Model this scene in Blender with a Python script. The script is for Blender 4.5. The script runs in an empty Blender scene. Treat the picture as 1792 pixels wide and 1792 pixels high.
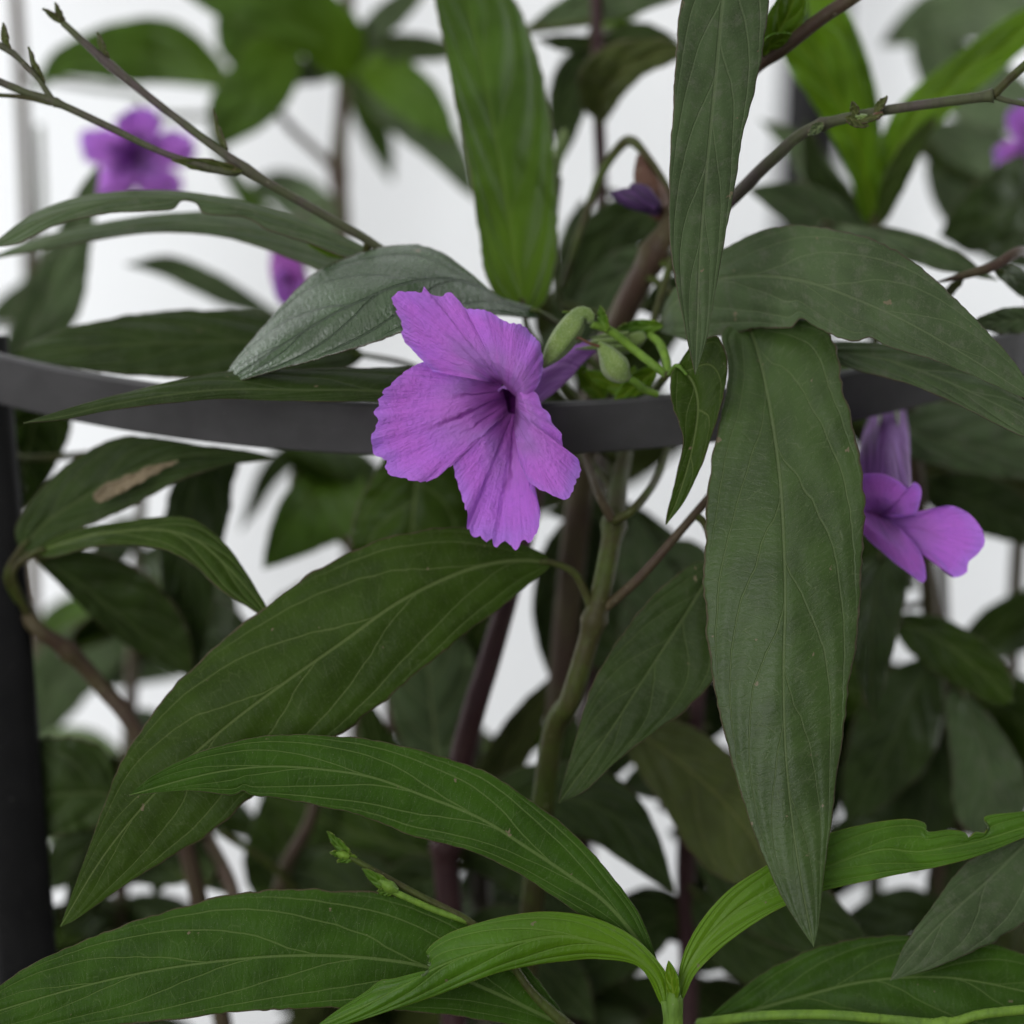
import bpy, math, random
import numpy as np
from mathutils import Vector, Matrix

# ------------------------------------------------------------------ camera
PITCH = math.radians(25.5)
DIST = 0.75            # camera to plane of focus, metres
FRAME = 0.22           # width of the frame in the plane of focus, metres
FWD = np.array([0.0, math.cos(PITCH), -math.sin(PITCH)])
RIGHT = np.array([1.0, 0.0, 0.0])
UP = np.array([0.0, math.sin(PITCH), math.cos(PITCH)])
CAM = -FWD * DIST
scene = bpy.context.scene
col = scene.collection
cd = bpy.data.cameras.new('camera')
cam = bpy.data.objects.new('camera', cd)
col.objects.link(cam)
cam.location = CAM
cam.rotation_euler = (math.pi / 2 - PITCH, 0, 0)
cd.sensor_width = 36
cd.sensor_fit = 'HORIZONTAL'
cd.lens = 36 * DIST / FRAME
cd.clip_start = 0.02
cd.clip_end = 50
cd.dof.use_dof = True
cd.dof.focus_distance = DIST - 0.012
cd.dof.aperture_fstop = cd.lens / 20.0
scene.camera = cam

# ------------------------------------------------------------------ light
world = bpy.data.worlds.new('World')
scene.world = world
world.use_nodes = True
wb = world.node_tree.nodes['Background']
wb.inputs[0].default_value = (0.93, 0.97, 1.0, 1)
wb.inputs[1].default_value = 0.30

def area(name, loc, target, size, power, colour=(1, 1, 1)):
    l = bpy.data.lights.new(name, 'AREA')
    l.shape = 'RECTANGLE'
    l.size, l.size_y = size
    l.energy = power
    l.color = colour
    o = bpy.data.objects.new(name, l)
    col.objects.link(o)
    o.location = loc
    o.rotation_euler = (Vector(target) - Vector(loc)).to_track_quat('-Z', 'Y').to_euler()
    return o
area('overhead_softbox', (-0.30, -0.35, 1.25), (0, 0.0, 0), (1.3, 1.1), 3.6, (1.0, 0.985, 0.96))
area('front_softbox', (-0.95, -1.75, 0.95), (0, 0.1, -0.02), (1.3, 1.3), 29.0, (0.99, 0.99, 1.0))
for s_ in (-1, 1):      # added strip lamps, out of view, to brighten the white wall from both sides
    area('added_wall_fill', (s_ * 0.75, 0.22, -0.05), (s_ * 0.75 - s_ * 0.35, 0.22 + 0.94, -0.08), (0.12, 0.9), 11.0, (0.97, 0.985, 1.0))

scene.view_settings.view_transform = 'Standard'
scene.view_settings.look = 'None'
scene.view_settings.exposure = 0.0
scene.view_settings.gamma = 1.0
scene.render.engine = 'CYCLES'
scene.cycles.max_bounces = 5
scene.cycles.diffuse_bounces = 3
scene.cycles.glossy_bounces = 2
scene.cycles.transmission_bounces = 3
scene.cycles.caustics_reflective = False
scene.cycles.caustics_refractive = False
scene.cycles.use_adaptive_sampling = True
scene.cycles.adaptive_threshold = 0.02
scene.cycles.use_denoising = True

# ------------------------------------------------------------------ helpers
def deep(d): return d * 0.65 if d < 0 else (d if d < 2.5 else 2.5 + (d - 2.5) * 2.1)

def P(x, y, d=0.0):
    """pixel of the 1792 photograph + depth behind the plane of focus (cm) -> world"""
    d = deep(d)
    z = DIST + d * 0.01
    k = FRAME / 1792.0 * z / DIST
    return CAM + FWD * z + RIGHT * ((x - 896) * k) + UP * ((896 - y) * k)

def cat(pts, n, sub=14):
    """Catmull-Rom through pts (any dimension), resampled to n points by arc length of the first two columns"""
    p = np.asarray(pts, float)
    if len(p) == 2:
        t = np.linspace(0, 1, n)[:, None]
        return p[0] * (1 - t) + p[1] * t
    e = np.vstack([2 * p[0] - p[1], p, 2 * p[-1] - p[-2]])
    out = []
    for i in range(1, len(e) - 2):
        a, b, c, d = e[i - 1], e[i], e[i + 1], e[i + 2]
        for k in range(sub):
            t = k / sub
            out.append(0.5 * (2 * b + (c - a) * t + (2 * a - 5 * b + 4 * c - d) * t * t + (3 * b - a - 3 * c + d) * t ** 3))
    out.append(p[-1])
    out = np.array(out)
    s = np.r_[0, np.cumsum(np.linalg.norm(np.diff(out[:, :2], axis=0), axis=1) + 1e-6)]
    q = np.linspace(0, s[-1], n)
    return np.stack([np.interp(q, s, out[:, j]) for j in range(out.shape[1])], 1)

def snoise(rng, n, freq):
    """smooth 1-D noise, about freq bumps over n samples, range about -1..1"""
    k = max(3, int(freq) + 3)
    v = rng.uniform(-1, 1, k)
    x = np.linspace(0, k - 1.001, n)
    i = np.floor(x).astype(int)
    f = x - i
    f = f * f * (3 - 2 * f)
    return v[i] * (1 - f) + v[np.minimum(i + 1, k - 1)] * f

def mesh_obj(name, V, F, mats, parent=None, origin=None, smooth=True):
    V = np.asarray(V, float)
    if origin is not None:
        V = V - np.asarray(origin)
    me = bpy.data.meshes.new(name)
    me.from_pydata([tuple(v) for v in V], [], F)
    for m in (mats if isinstance(mats, (list, tuple)) else [mats]):
        me.materials.append(m)
    if smooth:
        me.polygons.foreach_set('use_smooth', [True] * len(me.polygons))
    o = bpy.data.objects.new(name, me)
    col.objects.link(o)
    if parent is not None:
        o.parent = parent
    return o

def float_attr(me, name, vals):
    a = me.attributes.new(name, 'FLOAT', 'POINT')
    a.data.foreach_set('value', np.asarray(vals, np.float32))

def thicken(o, t, back=0):
    m = o.modifiers.new('thickness', 'SOLIDIFY')
    m.thickness = t
    m.offset = -1
    m.material_offset = back
    m.material_offset_rim = 0

# ------------------------------------------------------------------ materials
class NT:
    def __init__(self, name):
        self.m = bpy.data.materials.new(name)
        self.m.use_nodes = True
        self.t = self.m.node_tree
        self.n = self.t.nodes
        self.b = self.n['Principled BSDF']
    def link(self, a, b): self.t.links.new(a, b)
    def new(self, kind, **kw):
        x = self.n.new(kind)
        for k, v in kw.items(): setattr(x, k, v)
        return x
    def attr(self, name): return self.new('ShaderNodeAttribute', attribute_name=name).outputs['Fac']
    def put(self, sock, v):
        if isinstance(v, (int, float)): sock.default_value = v
        elif isinstance(v, (tuple, list)): sock.default_value = tuple(v) + ((1,) if len(v) == 3 and sock.type == 'RGBA' else ())
        else: self.link(v, sock)
    def math(self, op, a, b=0.0, c=None, clamp=False):
        x = self.new('ShaderNodeMath', operation=op, use_clamp=clamp)
        self.put(x.inputs[0], a); self.put(x.inputs[1], b)
        if c is not None: self.put(x.inputs[2], c)
        return x.outputs[0]
    def smooth(self, v, lo, hi, a=0.0, b=1.0):
        x = self.new('ShaderNodeMapRange', interpolation_type='SMOOTHSTEP')
        self.put(x.inputs['Value'], v); self.put(x.inputs['From Min'], lo); self.put(x.inputs['From Max'], hi)
        self.put(x.inputs['To Min'], a); self.put(x.inputs['To Max'], b)
        return x.outputs[0]
    def mix(self, f, a, b, blend='MIX'):
        x = self.new('ShaderNodeMix', data_type='RGBA', blend_type=blend)
        self.put(x.inputs[0], f); self.put(x.inputs[6], a); self.put(x.inputs[7], b)
        return x.outputs[2]
    def noise(self, vec, scale, detail=3.0, rough=0.55, w=None):
        x = self.new('ShaderNodeTexNoise')
        if w is not None:
            x.noise_dimensions = '2D'
            vm = self.new('ShaderNodeVectorMath', operation='ADD'); self.link(vec, vm.inputs[0]); self.link(w, vm.inputs[1]); vec = vm.outputs[0]
        self.put(x.inputs['Scale'], scale); x.inputs['Detail'].default_value = detail; x.inputs['Roughness'].default_value = rough
        self.link(vec, x.inputs['Vector'])
        return x.outputs[0]
    def mapping(self, vec, scale):
        x = self.new('ShaderNodeMapping'); x.inputs['Scale'].default_value = scale
        self.link(vec, x.inputs[0]); return x.outputs[0]

def leaf_mat(name, base, vein, rough=0.42, dust=0.15, tert=0.2, bump=0.5, edge=(0.10, 0.065, 0.05), dustcol=(0.15, 0.15, 0.115), spec=0.45, trans=0.1, young=None, veinmix=0.5, far=False):
    T = NT(name)
    uvm = T.new('ShaderNodeUVMap', uv_map='metric').outputs[0]      # cm along, cm across
    rnd = T.math('MULTIPLY', T.new('ShaderNodeObjectInfo').outputs['Random'], 37.0)
    s = T.attr('vs'); vd = T.attr('vd'); q = T.attr('q'); u = T.attr('u'); lat = T.attr('lat')
    a = T.math('ABSOLUTE', q)
    side = T.math('GREATER_THAN', q, 0.0)
    big = T.noise(uvm, 0.8, 2, 0.55, w=rnd)
    wob = T.math('MULTIPLY', T.math('SUBTRACT', big, 0.5), 0.22)
    s2 = T.math('ADD', T.math('ADD', s, T.math('MULTIPLY', side, 0.42)), wob)
    f = T.math('ABSOLUTE', T.math('SUBTRACT', T.math('FRACT', s2), 0.5))
    dist = T.math('MULTIPLY', f, vd)
    sec = T.math('SUBTRACT', 1.0, T.smooth(dist, 0.008, 0.030))
    sec = T.math('MULTIPLY', sec, T.smooth(a, 0.82, 0.96, 1.0, 0.15))
    sec = T.math('MULTIPLY', sec, T.smooth(u, 0.88, 0.99, 1.0, 0.1))
    midw = T.math('MULTIPLY_ADD', u, -0.040, 0.058)
    midr = T.math('SUBTRACT', 1.0, T.smooth(T.math('ABSOLUTE', lat), T.math('MULTIPLY', midw, 0.45), T.math('MULTIPLY', midw, 1.2)))
    v3 = T.math('MAXIMUM', T.math('MULTIPLY', sec, 0.8), midr)
    dn = T.noise(uvm, 3.0, 5, 0.68, w=rnd)
    c = T.mix(T.smooth(big, 0.3, 0.7), tuple(x * 0.82 for x in base), tuple(x * 1.2 for x in base))
    if young is not None:
        c = T.mix(T.smooth(u, 0.0, 0.62, 0.85, 0.0), c, young)
    h = T.math('MULTIPLY', v3, -0.6)
    if not far:
        # ladder of fine cross veins
        vor = T.new('ShaderNodeTexVoronoi', feature='DISTANCE_TO_EDGE', voronoi_dimensions='2D')
        vor.inputs['Scale'].default_value = 1.0
        T.link(T.mapping(uvm, (4.6, 1.5, 1)), vor.inputs['Vector'])
        ter = T.math('MULTIPLY', T.math('SUBTRACT', 1.0, T.smooth(vor.outputs['Distance'], 0.0, 0.06)), T.smooth(dn, 0.36, 0.62))
        fine = T.noise(uvm, 24.0, 3, 0.6, w=rnd)
        c = T.mix(T.smooth(fine, 0.35, 0.7, 0.0, 0.3), c, tuple(min(1, x * 1.45) for x in base))
        c = T.mix(T.math('MULTIPLY', ter, tert), c, vein)
        h = T.math('ADD', h, T.math('MULTIPLY', ter, -0.10))
        h = T.math('ADD', h, T.math('MULTIPLY', T.noise(T.mapping(uvm, (9.0, 4.0, 1)), 1.0, 3, 0.55, w=rnd), 0.45))
        h = T.math('ADD', h, T.math('MULTIPLY', fine, 0.12))
    c = T.mix(T.math('MULTIPLY', v3, veinmix), c, vein)
    c = T.mix(T.smooth(dn, 0.46, 0.78, dust * 0.25, min(1.0, dust * 1.8)), c, dustcol)
    if not far:
        sp = T.noise(uvm, 34.0, 1, 0.5, w=rnd)
        c = T.mix(T.smooth(sp, 0.75, 0.80, 0.0, 0.4), c, (0.28, 0.26, 0.18))
        scar = T.noise(uvm, 1.9, 3, 0.6, w=T.math('ADD', rnd, 9.0))
        c = T.mix(T.smooth(scar, 0.74, 0.77, 0.0, 0.7), c, (0.20, 0.155, 0.10))
    em = T.smooth(T.math('ADD', a, T.math('MULTIPLY', T.math('SUBTRACT', dn, 0.5), 0.05)), 0.968, 0.994)
    c = T.mix(T.math('MULTIPLY', em, 0.7), c, edge)
    T.link(c, T.b.inputs['Base Color'])
    rg = T.math('ADD', T.math('MULTIPLY_ADD', dn, 0.25, rough - 0.12), T.math('MULTIPLY', v3, 0.08))
    T.link(rg, T.b.inputs['Roughness'])
    T.b.inputs['Specular IOR Level'].default_value = spec
    bp = T.new('ShaderNodeBump'); bp.inputs['Strength'].default_value = bump; bp.inputs['Distance'].default_value = 0.0006
    T.link(h, bp.inputs['Height']); T.link(bp.outputs[0], T.b.inputs['Normal'])
    if trans > 0 and not far:
        tr = T.new('ShaderNodeBsdfTranslucent')
        T.link(T.mix(0.5, c, tuple(min(1, x * 2.2) for x in base)), tr.inputs['Color'])
        ms = T.new('ShaderNodeMixShader'); ms.inputs[0].default_value = trans
        T.link(T.b.outputs[0], ms.inputs[1]); T.link(tr.outputs[0], ms.inputs[2])
        T.link(ms.outputs[0], T.n['Material Output'].inputs['Surface'])
    return T.m

M = {}
LEAVES = {
    'dark': dict(base=(0.025, 0.044, 0.009), vein=(0.085, 0.115, 0.04), rough=0.48, dust=0.06, spec=0.11),
    'mid': dict(base=(0.028, 0.054, 0.005), vein=(0.12, 0.16, 0.05), rough=0.44, dust=0.03, spec=0.09, veinmix=0.62),
    'green': dict(base=(0.029, 0.071, 0.005), vein=(0.12, 0.18, 0.05), rough=0.42, dust=0.02, spec=0.10, veinmix=0.65),
    'tall': dict(base=(0.050, 0.098, 0.012), vein=(0.13, 0.20, 0.03), rough=0.40, dust=0.02, spec=0.09, young=(0.075, 0.145, 0.006), veinmix=0.3),
    'dusty': dict(base=(0.056, 0.088, 0.034), vein=(0.13, 0.17, 0.08), rough=0.52, dust=0.22, bump=0.5, spec=0.11),
    'hang': dict(base=(0.038, 0.070, 0.014), vein=(0.125, 0.165, 0.065), rough=0.40, dust=0.06, tert=0.25, bump=0.55, spec=0.25),
    'gloss': dict(base=(0.026, 0.060, 0.014), vein=(0.016, 0.042, 0.010), rough=0.27, dust=0.02, bump=1.0, tert=0.25, spec=0.9, veinmix=0.95),
    'fresh': dict(base=(0.055, 0.135, 0.006), vein=(0.14, 0.24, 0.04), rough=0.40, dust=0.0, young=(0.125, 0.245, 0.004), edge=(0.16, 0.2, 0.03), trans=0.2, spec=0.25),
    'lime': dict(base=(0.085, 0.175, 0.004), vein=(0.19, 0.28, 0.02), rough=0.45, dust=0.0, edge=(0.12, 0.25, 0.03), trans=0.25, spec=0.2),
    'olive': dict(base=(0.046, 0.060, 0.014), vein=(0.12, 0.13, 0.04), rough=0.5, dust=0.06, spec=0.11),
    'under': dict(base=(0.080, 0.122, 0.046), vein=(0.26, 0.31, 0.14), rough=0.6, dust=0.06, spec=0.2),
}
for k_, v_ in LEAVES.items():
    M[k_] = leaf_mat('leaf_' + k_, **v_)
    M[k_ + '_far'] = leaf_mat('leaf_' + k_ + '_distant', far=True, **v_)

def stem_mat(name, c1, c2, scale=90.0, rough=0.55):
    T = NT(name)
    co = T.new('ShaderNodeTexCoord').outputs['Object']
    n1 = T.noise(co, scale, 4, 0.6)
    n2 = T.noise(T.mapping(co, (1, 1, 0.12)), scale * 9, 3, 0.6)
    c = T.mix(T.smooth(n1, 0.35, 0.65), c1, c2)
    c = T.mix(T.smooth(n2, 0.4, 0.75, 0.0, 0.5), c, tuple(x * 0.55 for x in c2))
    sp = T.noise(co, 900.0, 2, 0.5)
    c = T.mix(T.smooth(sp, 0.68, 0.76, 0.0, 0.4), c, (0.3, 0.28, 0.2))
    T.link(c, T.b.inputs['Base Color']); T.b.inputs['Roughness'].default_value = rough; T.b.inputs['Specular IOR Level'].default_value = 0.2
    bp = T.new('ShaderNodeBump'); bp.inputs['Strength'].default_value = 0.5; bp.inputs['Distance'].default_value = 0.0005
    T.link(n2, bp.inputs['Height']); T.link(bp.outputs[0], T.b.inputs['Normal'])
    return T.m
M['stem_green'] = stem_mat('stem_green', (0.055, 0.080, 0.013), (0.050, 0.045, 0.016))
M['stem_brown'] = stem_mat('stem_brown', (0.060, 0.036, 0.026), (0.075, 0.060, 0.030))
M['stem_purple'] = stem_mat('stem_purple', (0.042, 0.016, 0.019), (0.055, 0.026, 0.026))
M['stem_lime'] = stem_mat('stem_lime', (0.15, 0.26, 0.03), (0.11, 0.20, 0.03))
M['stem_twig'] = stem_mat('stem_twig', (0.085, 0.065, 0.062), (0.075, 0.085, 0.04))
M['stem_pink'] = stem_mat('stem_pink', (0.16, 0.105, 0.09), (0.12, 0.10, 0.06))
M['tan'] = stem_mat('tan_dry_leaf', (0.23, 0.18, 0.11), (0.19, 0.15, 0.09))
M['dry'] = stem_mat('dry_brown', (0.16, 0.075, 0.04), (0.10, 0.05, 0.035))

def calyx_mat():
    T = NT('calyx_downy_green')
    co = T.new('ShaderNodeTexCoord').outputs['Object']
    n1 = T.noise(co, 300.0, 3, 0.6); n2 = T.noise(co, 3200.0, 2, 0.7)
    c = T.mix(T.smooth(n1, 0.3, 0.7), (0.12, 0.20, 0.03), (0.17, 0.25, 0.05))
    c = T.mix(T.smooth(n2, 0.48, 0.66, 0.0, 0.36), c, (0.40, 0.46, 0.28))
    T.link(c, T.b.inputs['Base Color']); T.b.inputs['Roughness'].default_value = 0.7
    T.b.inputs['Sheen Weight'].default_value = 0.25
    bp = T.new('ShaderNodeBump'); bp.inputs['Strength'].default_value = 0.8; bp.inputs['Distance'].default_value = 0.0004
    T.link(n2, bp.inputs['Height']); T.link(bp.outputs[0], T.b.inputs['Normal'])
    return T.m
M['calyx'] = calyx_mat()

def petal_mat(name, k=1.0, veins=1.0, throat=1.0):
    T = NT(name)
    uv = T.new('ShaderNodeUVMap', uv_map='metric').outputs[0]     # cm round, cm out
    t = T.attr('t'); s = T.attr('s')
    rnd = T.math('MULTIPLY', T.new('ShaderNodeObjectInfo').outputs['Random'], 21.0)
    rad = T.noise(T.mapping(uv, (20.0, 1.8, 1)), 1.0, 4, 0.6, w=rnd)
    crk = T.noise(uv, 7.0, 5, 0.62, w=rnd)
    big = T.noise(uv, 0.9, 2, 0.5, w=rnd)
    K = lambda *c: tuple(min(1, x * k) for x in c)
    c = T.mix(T.smooth(t, 0.04 * throat, 0.34 * throat + 0.001), K(0.17, 0.008, 0.21), K(0.50, 0.22, 0.68))
    c = T.mix(T.smooth(t, 0.35, 0.68, 0.0, 0.9), c, K(0.66, 0.215, 0.90))
    c = T.mix(T.smooth(t, 0.80, 1.0, 0.0, 0.8), c, K(0.56, 0.27, 0.92))
    c = T.mix(T.smooth(big, 0.3, 0.75, 0.0, 0.5), c, K(0.76, 0.21, 0.88))
    c = T.mix(T.math('MULTIPLY', T.smooth(rad, 0.42, 0.74, 0.0, 0.28), T.smooth(t, 0.25, 0.6, 0.25, 1.0)), c, K(0.38, 0.15, 0.62))
    c = T.mix(T.smooth(crk, 0.56, 0.72, 0.0, 0.27), c, K(0.42, 0.17, 0.66))
    # dark veins running out of the throat
    wob = T.math('MULTIPLY', T.math('SUBTRACT', T.noise(uv, 2.0, 2, 0.5, w=rnd), 0.5), 0.10)
    s2 = T.math('ADD', s, wob)
    v = None
    for c0, w0, L in ((0.5, 0.020, 0.70), (0.30, 0.012, 0.48), (0.70, 0.012, 0.48)):
        d = T.math('ABSOLUTE', T.math('SUBTRACT', s2, c0))
        m = T.math('SUBTRACT', 1.0, T.smooth(d, w0 * 0.3, w0 * 1.6))
        m = T.math('MULTIPLY', m, T.smooth(t, L * 0.45, L, 0.85 * veins, 0.0))
        v = m if v is None else T.math('MAXIMUM', v, m)
    c = T.mix(v, c, K(0.19, 0.02, 0.26))
    T.link(c, T.b.inputs['Base Color'])
    T.b.inputs['Roughness'].default_value = 0.62
    T.b.inputs['Specular IOR Level'].default_value = 0.22
    T.b.inputs['Sheen Weight'].default_value = 0.08
    h = T.math('ADD', T.math('MULTIPLY', rad, T.smooth(t, 0.3, 0.9, 0.1, 1.0)), T.math('MULTIPLY', crk, 1.1))
    h = T.math('ADD', h, T.math('MULTIPLY', v, -0.5))
    bp = T.new('ShaderNodeBump'); bp.inputs['Strength'].default_value = 0.75; bp.inputs['Distance'].default_value = 0.0009
    T.link(h, bp.inputs['Height']); T.link(bp.outputs[0], T.b.inputs['Normal'])
    tr = T.new('ShaderNodeBsdfTranslucent'); T.link(c, tr.inputs['Color'])
    ms = T.new('ShaderNodeMixShader'); ms.inputs[0].default_value = 0.25
    T.link(T.b.outputs[0], ms.inputs[1]); T.link(tr.outputs[0], ms.inputs[2])
    T.link(ms.outputs[0], T.n['Material Output'].inputs['Surface'])
    return T.m
M['petal'] = petal_mat('petal_lilac', throat=1.25)
M['petal_upper'] = petal_mat('petal_lilac_upper', veins=0.25, throat=0.35)
M['petal_back'] = petal_mat('petal_lilac_outside', 0.9, veins=0.1, throat=0.3)

def tube_mat(name, c1, c2):
    T = NT(name)
    uv = T.new('ShaderNodeUVMap', uv_map='metric').outputs[0]
    n = T.noise(T.mapping(uv, (9.0, 0.5, 1)), 1.0, 3, 0.6)
    c = T.mix(T.smooth(n, 0.3, 0.7), c1, c2)
    T.link(c, T.b.inputs['Base Color']); T.b.inputs['Roughness'].default_value = 0.6; T.b.inputs['Specular IOR Level'].default_value = 0.2
    bp = T.new('ShaderNodeBump'); bp.inputs['Strength'].default_value = 0.5; bp.inputs['Distance'].default_value = 0.0005
    T.link(n, bp.inputs['Height']); T.link(bp.outputs[0], T.b.inputs['Normal'])
    return T.m
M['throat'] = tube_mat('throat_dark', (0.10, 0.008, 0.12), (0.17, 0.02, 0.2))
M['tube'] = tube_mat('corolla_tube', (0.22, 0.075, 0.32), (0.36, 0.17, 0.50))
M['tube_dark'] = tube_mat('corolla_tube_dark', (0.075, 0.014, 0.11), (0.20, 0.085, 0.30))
M['wilt'] = tube_mat('wilted_corolla', (0.02, 0.012, 0.03), (0.09, 0.04, 0.13))

def plastic_mat(name, k):
    T = NT(name)
    co = T.new('ShaderNodeTexCoord').outputs['Object']
    n = T.noise(co, 60, 4, 0.6); f = T.noise(co, 1400, 2, 0.5); sm = T.noise(T.mapping(co, (22, 22, 70)), 1.0, 3, 0.6)
    c = T.mix(T.smooth(n, 0.35, 0.7), tuple(k * x for x in (0.9, 0.88, 0.9)), tuple(k * x for x in (1.15, 1.12, 1.15)))
    c = T.mix(T.smooth(f, 0.70, 0.78, 0.0, 0.35), c, (0.20, 0.19, 0.18))
    c = T.mix(T.smooth(sm, 0.70, 0.76, 0.0, 0.35), c, (0.12, 0.12, 0.12))
    T.link(c, T.b.inputs['Base Color'])
    T.link(T.smooth(n, 0.2, 0.8, 0.36, 0.50), T.b.inputs['Roughness'])
    bp = T.new('ShaderNodeBump'); bp.inputs['Strength'].default_value = 0.25; bp.inputs['Distance'].default_value = 0.0003
    T.link(f, bp.inputs['Height']); T.link(bp.outputs[0], T.b.inputs['Normal'])
    return T.m
M['metal'] = plastic_mat('black_painted_metal', 0.062)
M['black'] = plastic_mat('black_plastic_post', 0.006)
M['black'].node_tree.nodes['Principled BSDF'].inputs['Specular IOR Level'].default_value = 0.12

def plain_mat(name, c1, c2, scale, rough, bump=0.2):
    T = NT(name)
    co = T.new('ShaderNodeTexCoord').outputs['Object']
    n = T.noise(co, scale, 5, 0.6)
    T.link(T.mix(T.smooth(n, 0.3, 0.7), c1, c2), T.b.inputs['Base Color'])
    T.b.inputs['Roughness'].default_value = rough
    bp = T.new('ShaderNodeBump'); bp.inputs['Strength'].default_value = bump; bp.inputs['Distance'].default_value = 0.002
    T.link(n, bp.inputs['Height']); T.link(bp.outputs[0], T.b.inputs['Normal'])
    return T.m
M['wall'] = plain_mat('white_wall_paint', (0.80, 0.81, 0.82), (0.84, 0.845, 0.85), 3.0, 0.8)
M['soil'] = plain_mat('dark_soil', (0.035, 0.026, 0.018), (0.07, 0.055, 0.04), 40.0, 0.95, 1.0)

# ------------------------------------------------------------------ setting
SOIL_Z = -0.50
WALL_Y = 0.45
def box(name, lo, hi, mat, kind):
    x0, y0, z0 = lo; x1, y1, z1 = hi
    V = [(x0, y0, z0), (x1, y0, z0), (x1, y1, z0), (x0, y1, z0), (x0, y0, z1), (x1, y0, z1), (x1, y1, z1), (x0, y1, z1)]
    F = [(0, 3, 2, 1), (4, 5, 6, 7), (0, 1, 5, 4), (1, 2, 6, 5), (2, 3, 7, 6), (3, 0, 4, 7)]
    o = mesh_obj(name, V, F, mat, smooth=False)
    o['kind'] = kind
    return o
w = box('wall', (-2.5, WALL_Y, SOIL_Z - 0.05), (2.5, WALL_Y + 0.1, 2.2), M['wall'], 'structure')
g = box('ground', (-3, -3, SOIL_Z - 0.2), (3, WALL_Y - 0.003, SOIL_Z), M['soil'], 'structure')

# ------------------------------------------------------------------ builders
SEED = [100]
def tube(name, pts3, rad, mat, parent=None, origin=None, n=10, ridges=0, cap=True):
    """swept tube through world points with radii in metres"""
    pts3 = np.asarray(pts3, float); rad = np.asarray(rad, float)
    T = np.gradient(pts3, axis=0); T /= np.linalg.norm(T, axis=1)[:, None] + 1e-12
    ref = np.array([0.0, 1.0, 0.0]) if abs(T[0] @ np.array([0.0, 1.0, 0.0])) < 0.9 else np.array([1.0, 0, 0])
    nrm = np.cross(T[0], ref); nrm /= np.linalg.norm(nrm)
    V, UVs = [], []
    L = np.r_[0, np.cumsum(np.linalg.norm(np.diff(pts3, axis=0), axis=1))]
    for i in range(len(pts3)):
        nrm = nrm - T[i] * (nrm @ T[i]); nrm /= np.linalg.norm(nrm) + 1e-12
        b = np.cross(T[i], nrm)
        for k in range(n):
            a = 2 * math.pi * k / n
            r = rad[i] * (1 + (ridges and 0.10 * math.cos(ridges * a)))
            V.append(pts3[i] + r * (math.cos(a) * nrm + math.sin(a) * b))
            UVs.append((a * rad[i] * 100, L[i] * 100))
    F = []
    for i in range(len(pts3) - 1):
        for k in range(n):
            k2 = (k + 1) % n
            F.append((i * n + k, i * n + k2, (i + 1) * n + k2, (i + 1) * n + k))
    if cap:
        F.append(tuple(range(n - 1, -1, -1)))
        F.append(tuple((len(pts3) - 1) * n + k for k in range(n)))
    o = mesh_obj(name, V, F, mat, parent, origin)
    uvl = o.data.uv_layers.new(name='metric')
    vi = np.empty(len(o.data.loops), int); o.data.loops.foreach_get('vertex_index', vi)
    uvl.data.foreach_set('uv', np.array(UVs)[vi].ravel())
    return o

class Plant:
    def __init__(self, label, group=None):
        self.root = bpy.data.objects.new('flowering_plant', None)
        col.objects.link(self.root)
        self.root.empty_display_size = 0.02
        self.root['label'] = label
        self.root['category'] = 'plant'
        self.root['group'] = 'stems of purple flowered plants growing in a clump'
        self.org = None
        self.stems = []

def pxr(r, d): return r * FRAME / 1792 * (DIST + deep(d) * 0.01) / DIST

def stem(pl, pts, mat='stem_green', root=False, name='stem', nodes=(), n=10, parent=None, label=None):
    """pts: (px, py, depth cm, radius px), from the soil end or the thick end upwards"""
    c = cat(pts, max(24, 10 * len(pts)))
    W = np.array([P(x, y, d) for x, y, d, r in c])
    R = np.array([pxr(max(r, 0.8), d) for x, y, d, r in c])
    if root:      # carry on straight down into the soil
        b = W[0]; t = W[0] - W[2]; t /= np.linalg.norm(t)
        end = np.array([b[0] + 0.25 * t[0] * 0.1, b[1] + 0.02, SOIL_Z - 0.01])
        k = np.linspace(0, 1, 14)[:-1, None]
        q = end * (1 - k) + b * k
        q = q + (t * 0.05) * (k * k * (1 - k)) * 4 * 0.3
        W = np.vstack([q, W]); R = np.r_[np.full(13, R[0]), R]
        if pl.org is None:
            pl.org = end + np.array([0, 0, 0.01])
            pl.root.location = pl.org
    s = np.linspace(0, 1, len(W))
    for (nx, ny) in nodes:      # swollen nodes
        k = np.argmin([(x - nx) ** 2 + (y - ny) ** 2 for x, y, d, r in c]) + (13 if root else 0)
        R = R * (1 + 0.38 * np.exp(-((np.arange(len(R)) - k) / 1.1) ** 2))
    o = tube(name, W, R, M[mat], parent or pl.root, pl.org, n)
    pl.stems.append(W)
    if label: o['label'] = label
    return o

def near_stem(pl, p):
    best = None
    for W in pl.stems:
        # never far outside the frame below the leaf
        dd = np.linalg.norm(W - p, axis=1)
        i = int(np.argmin(dd))
        if best is None or dd[i] < best[0]: best = (dd[i], W[i])
    return best

def prof(t):
    f = t ** 0.75 * (1 - t) ** 0.95
    return f / 0.2885

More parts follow.
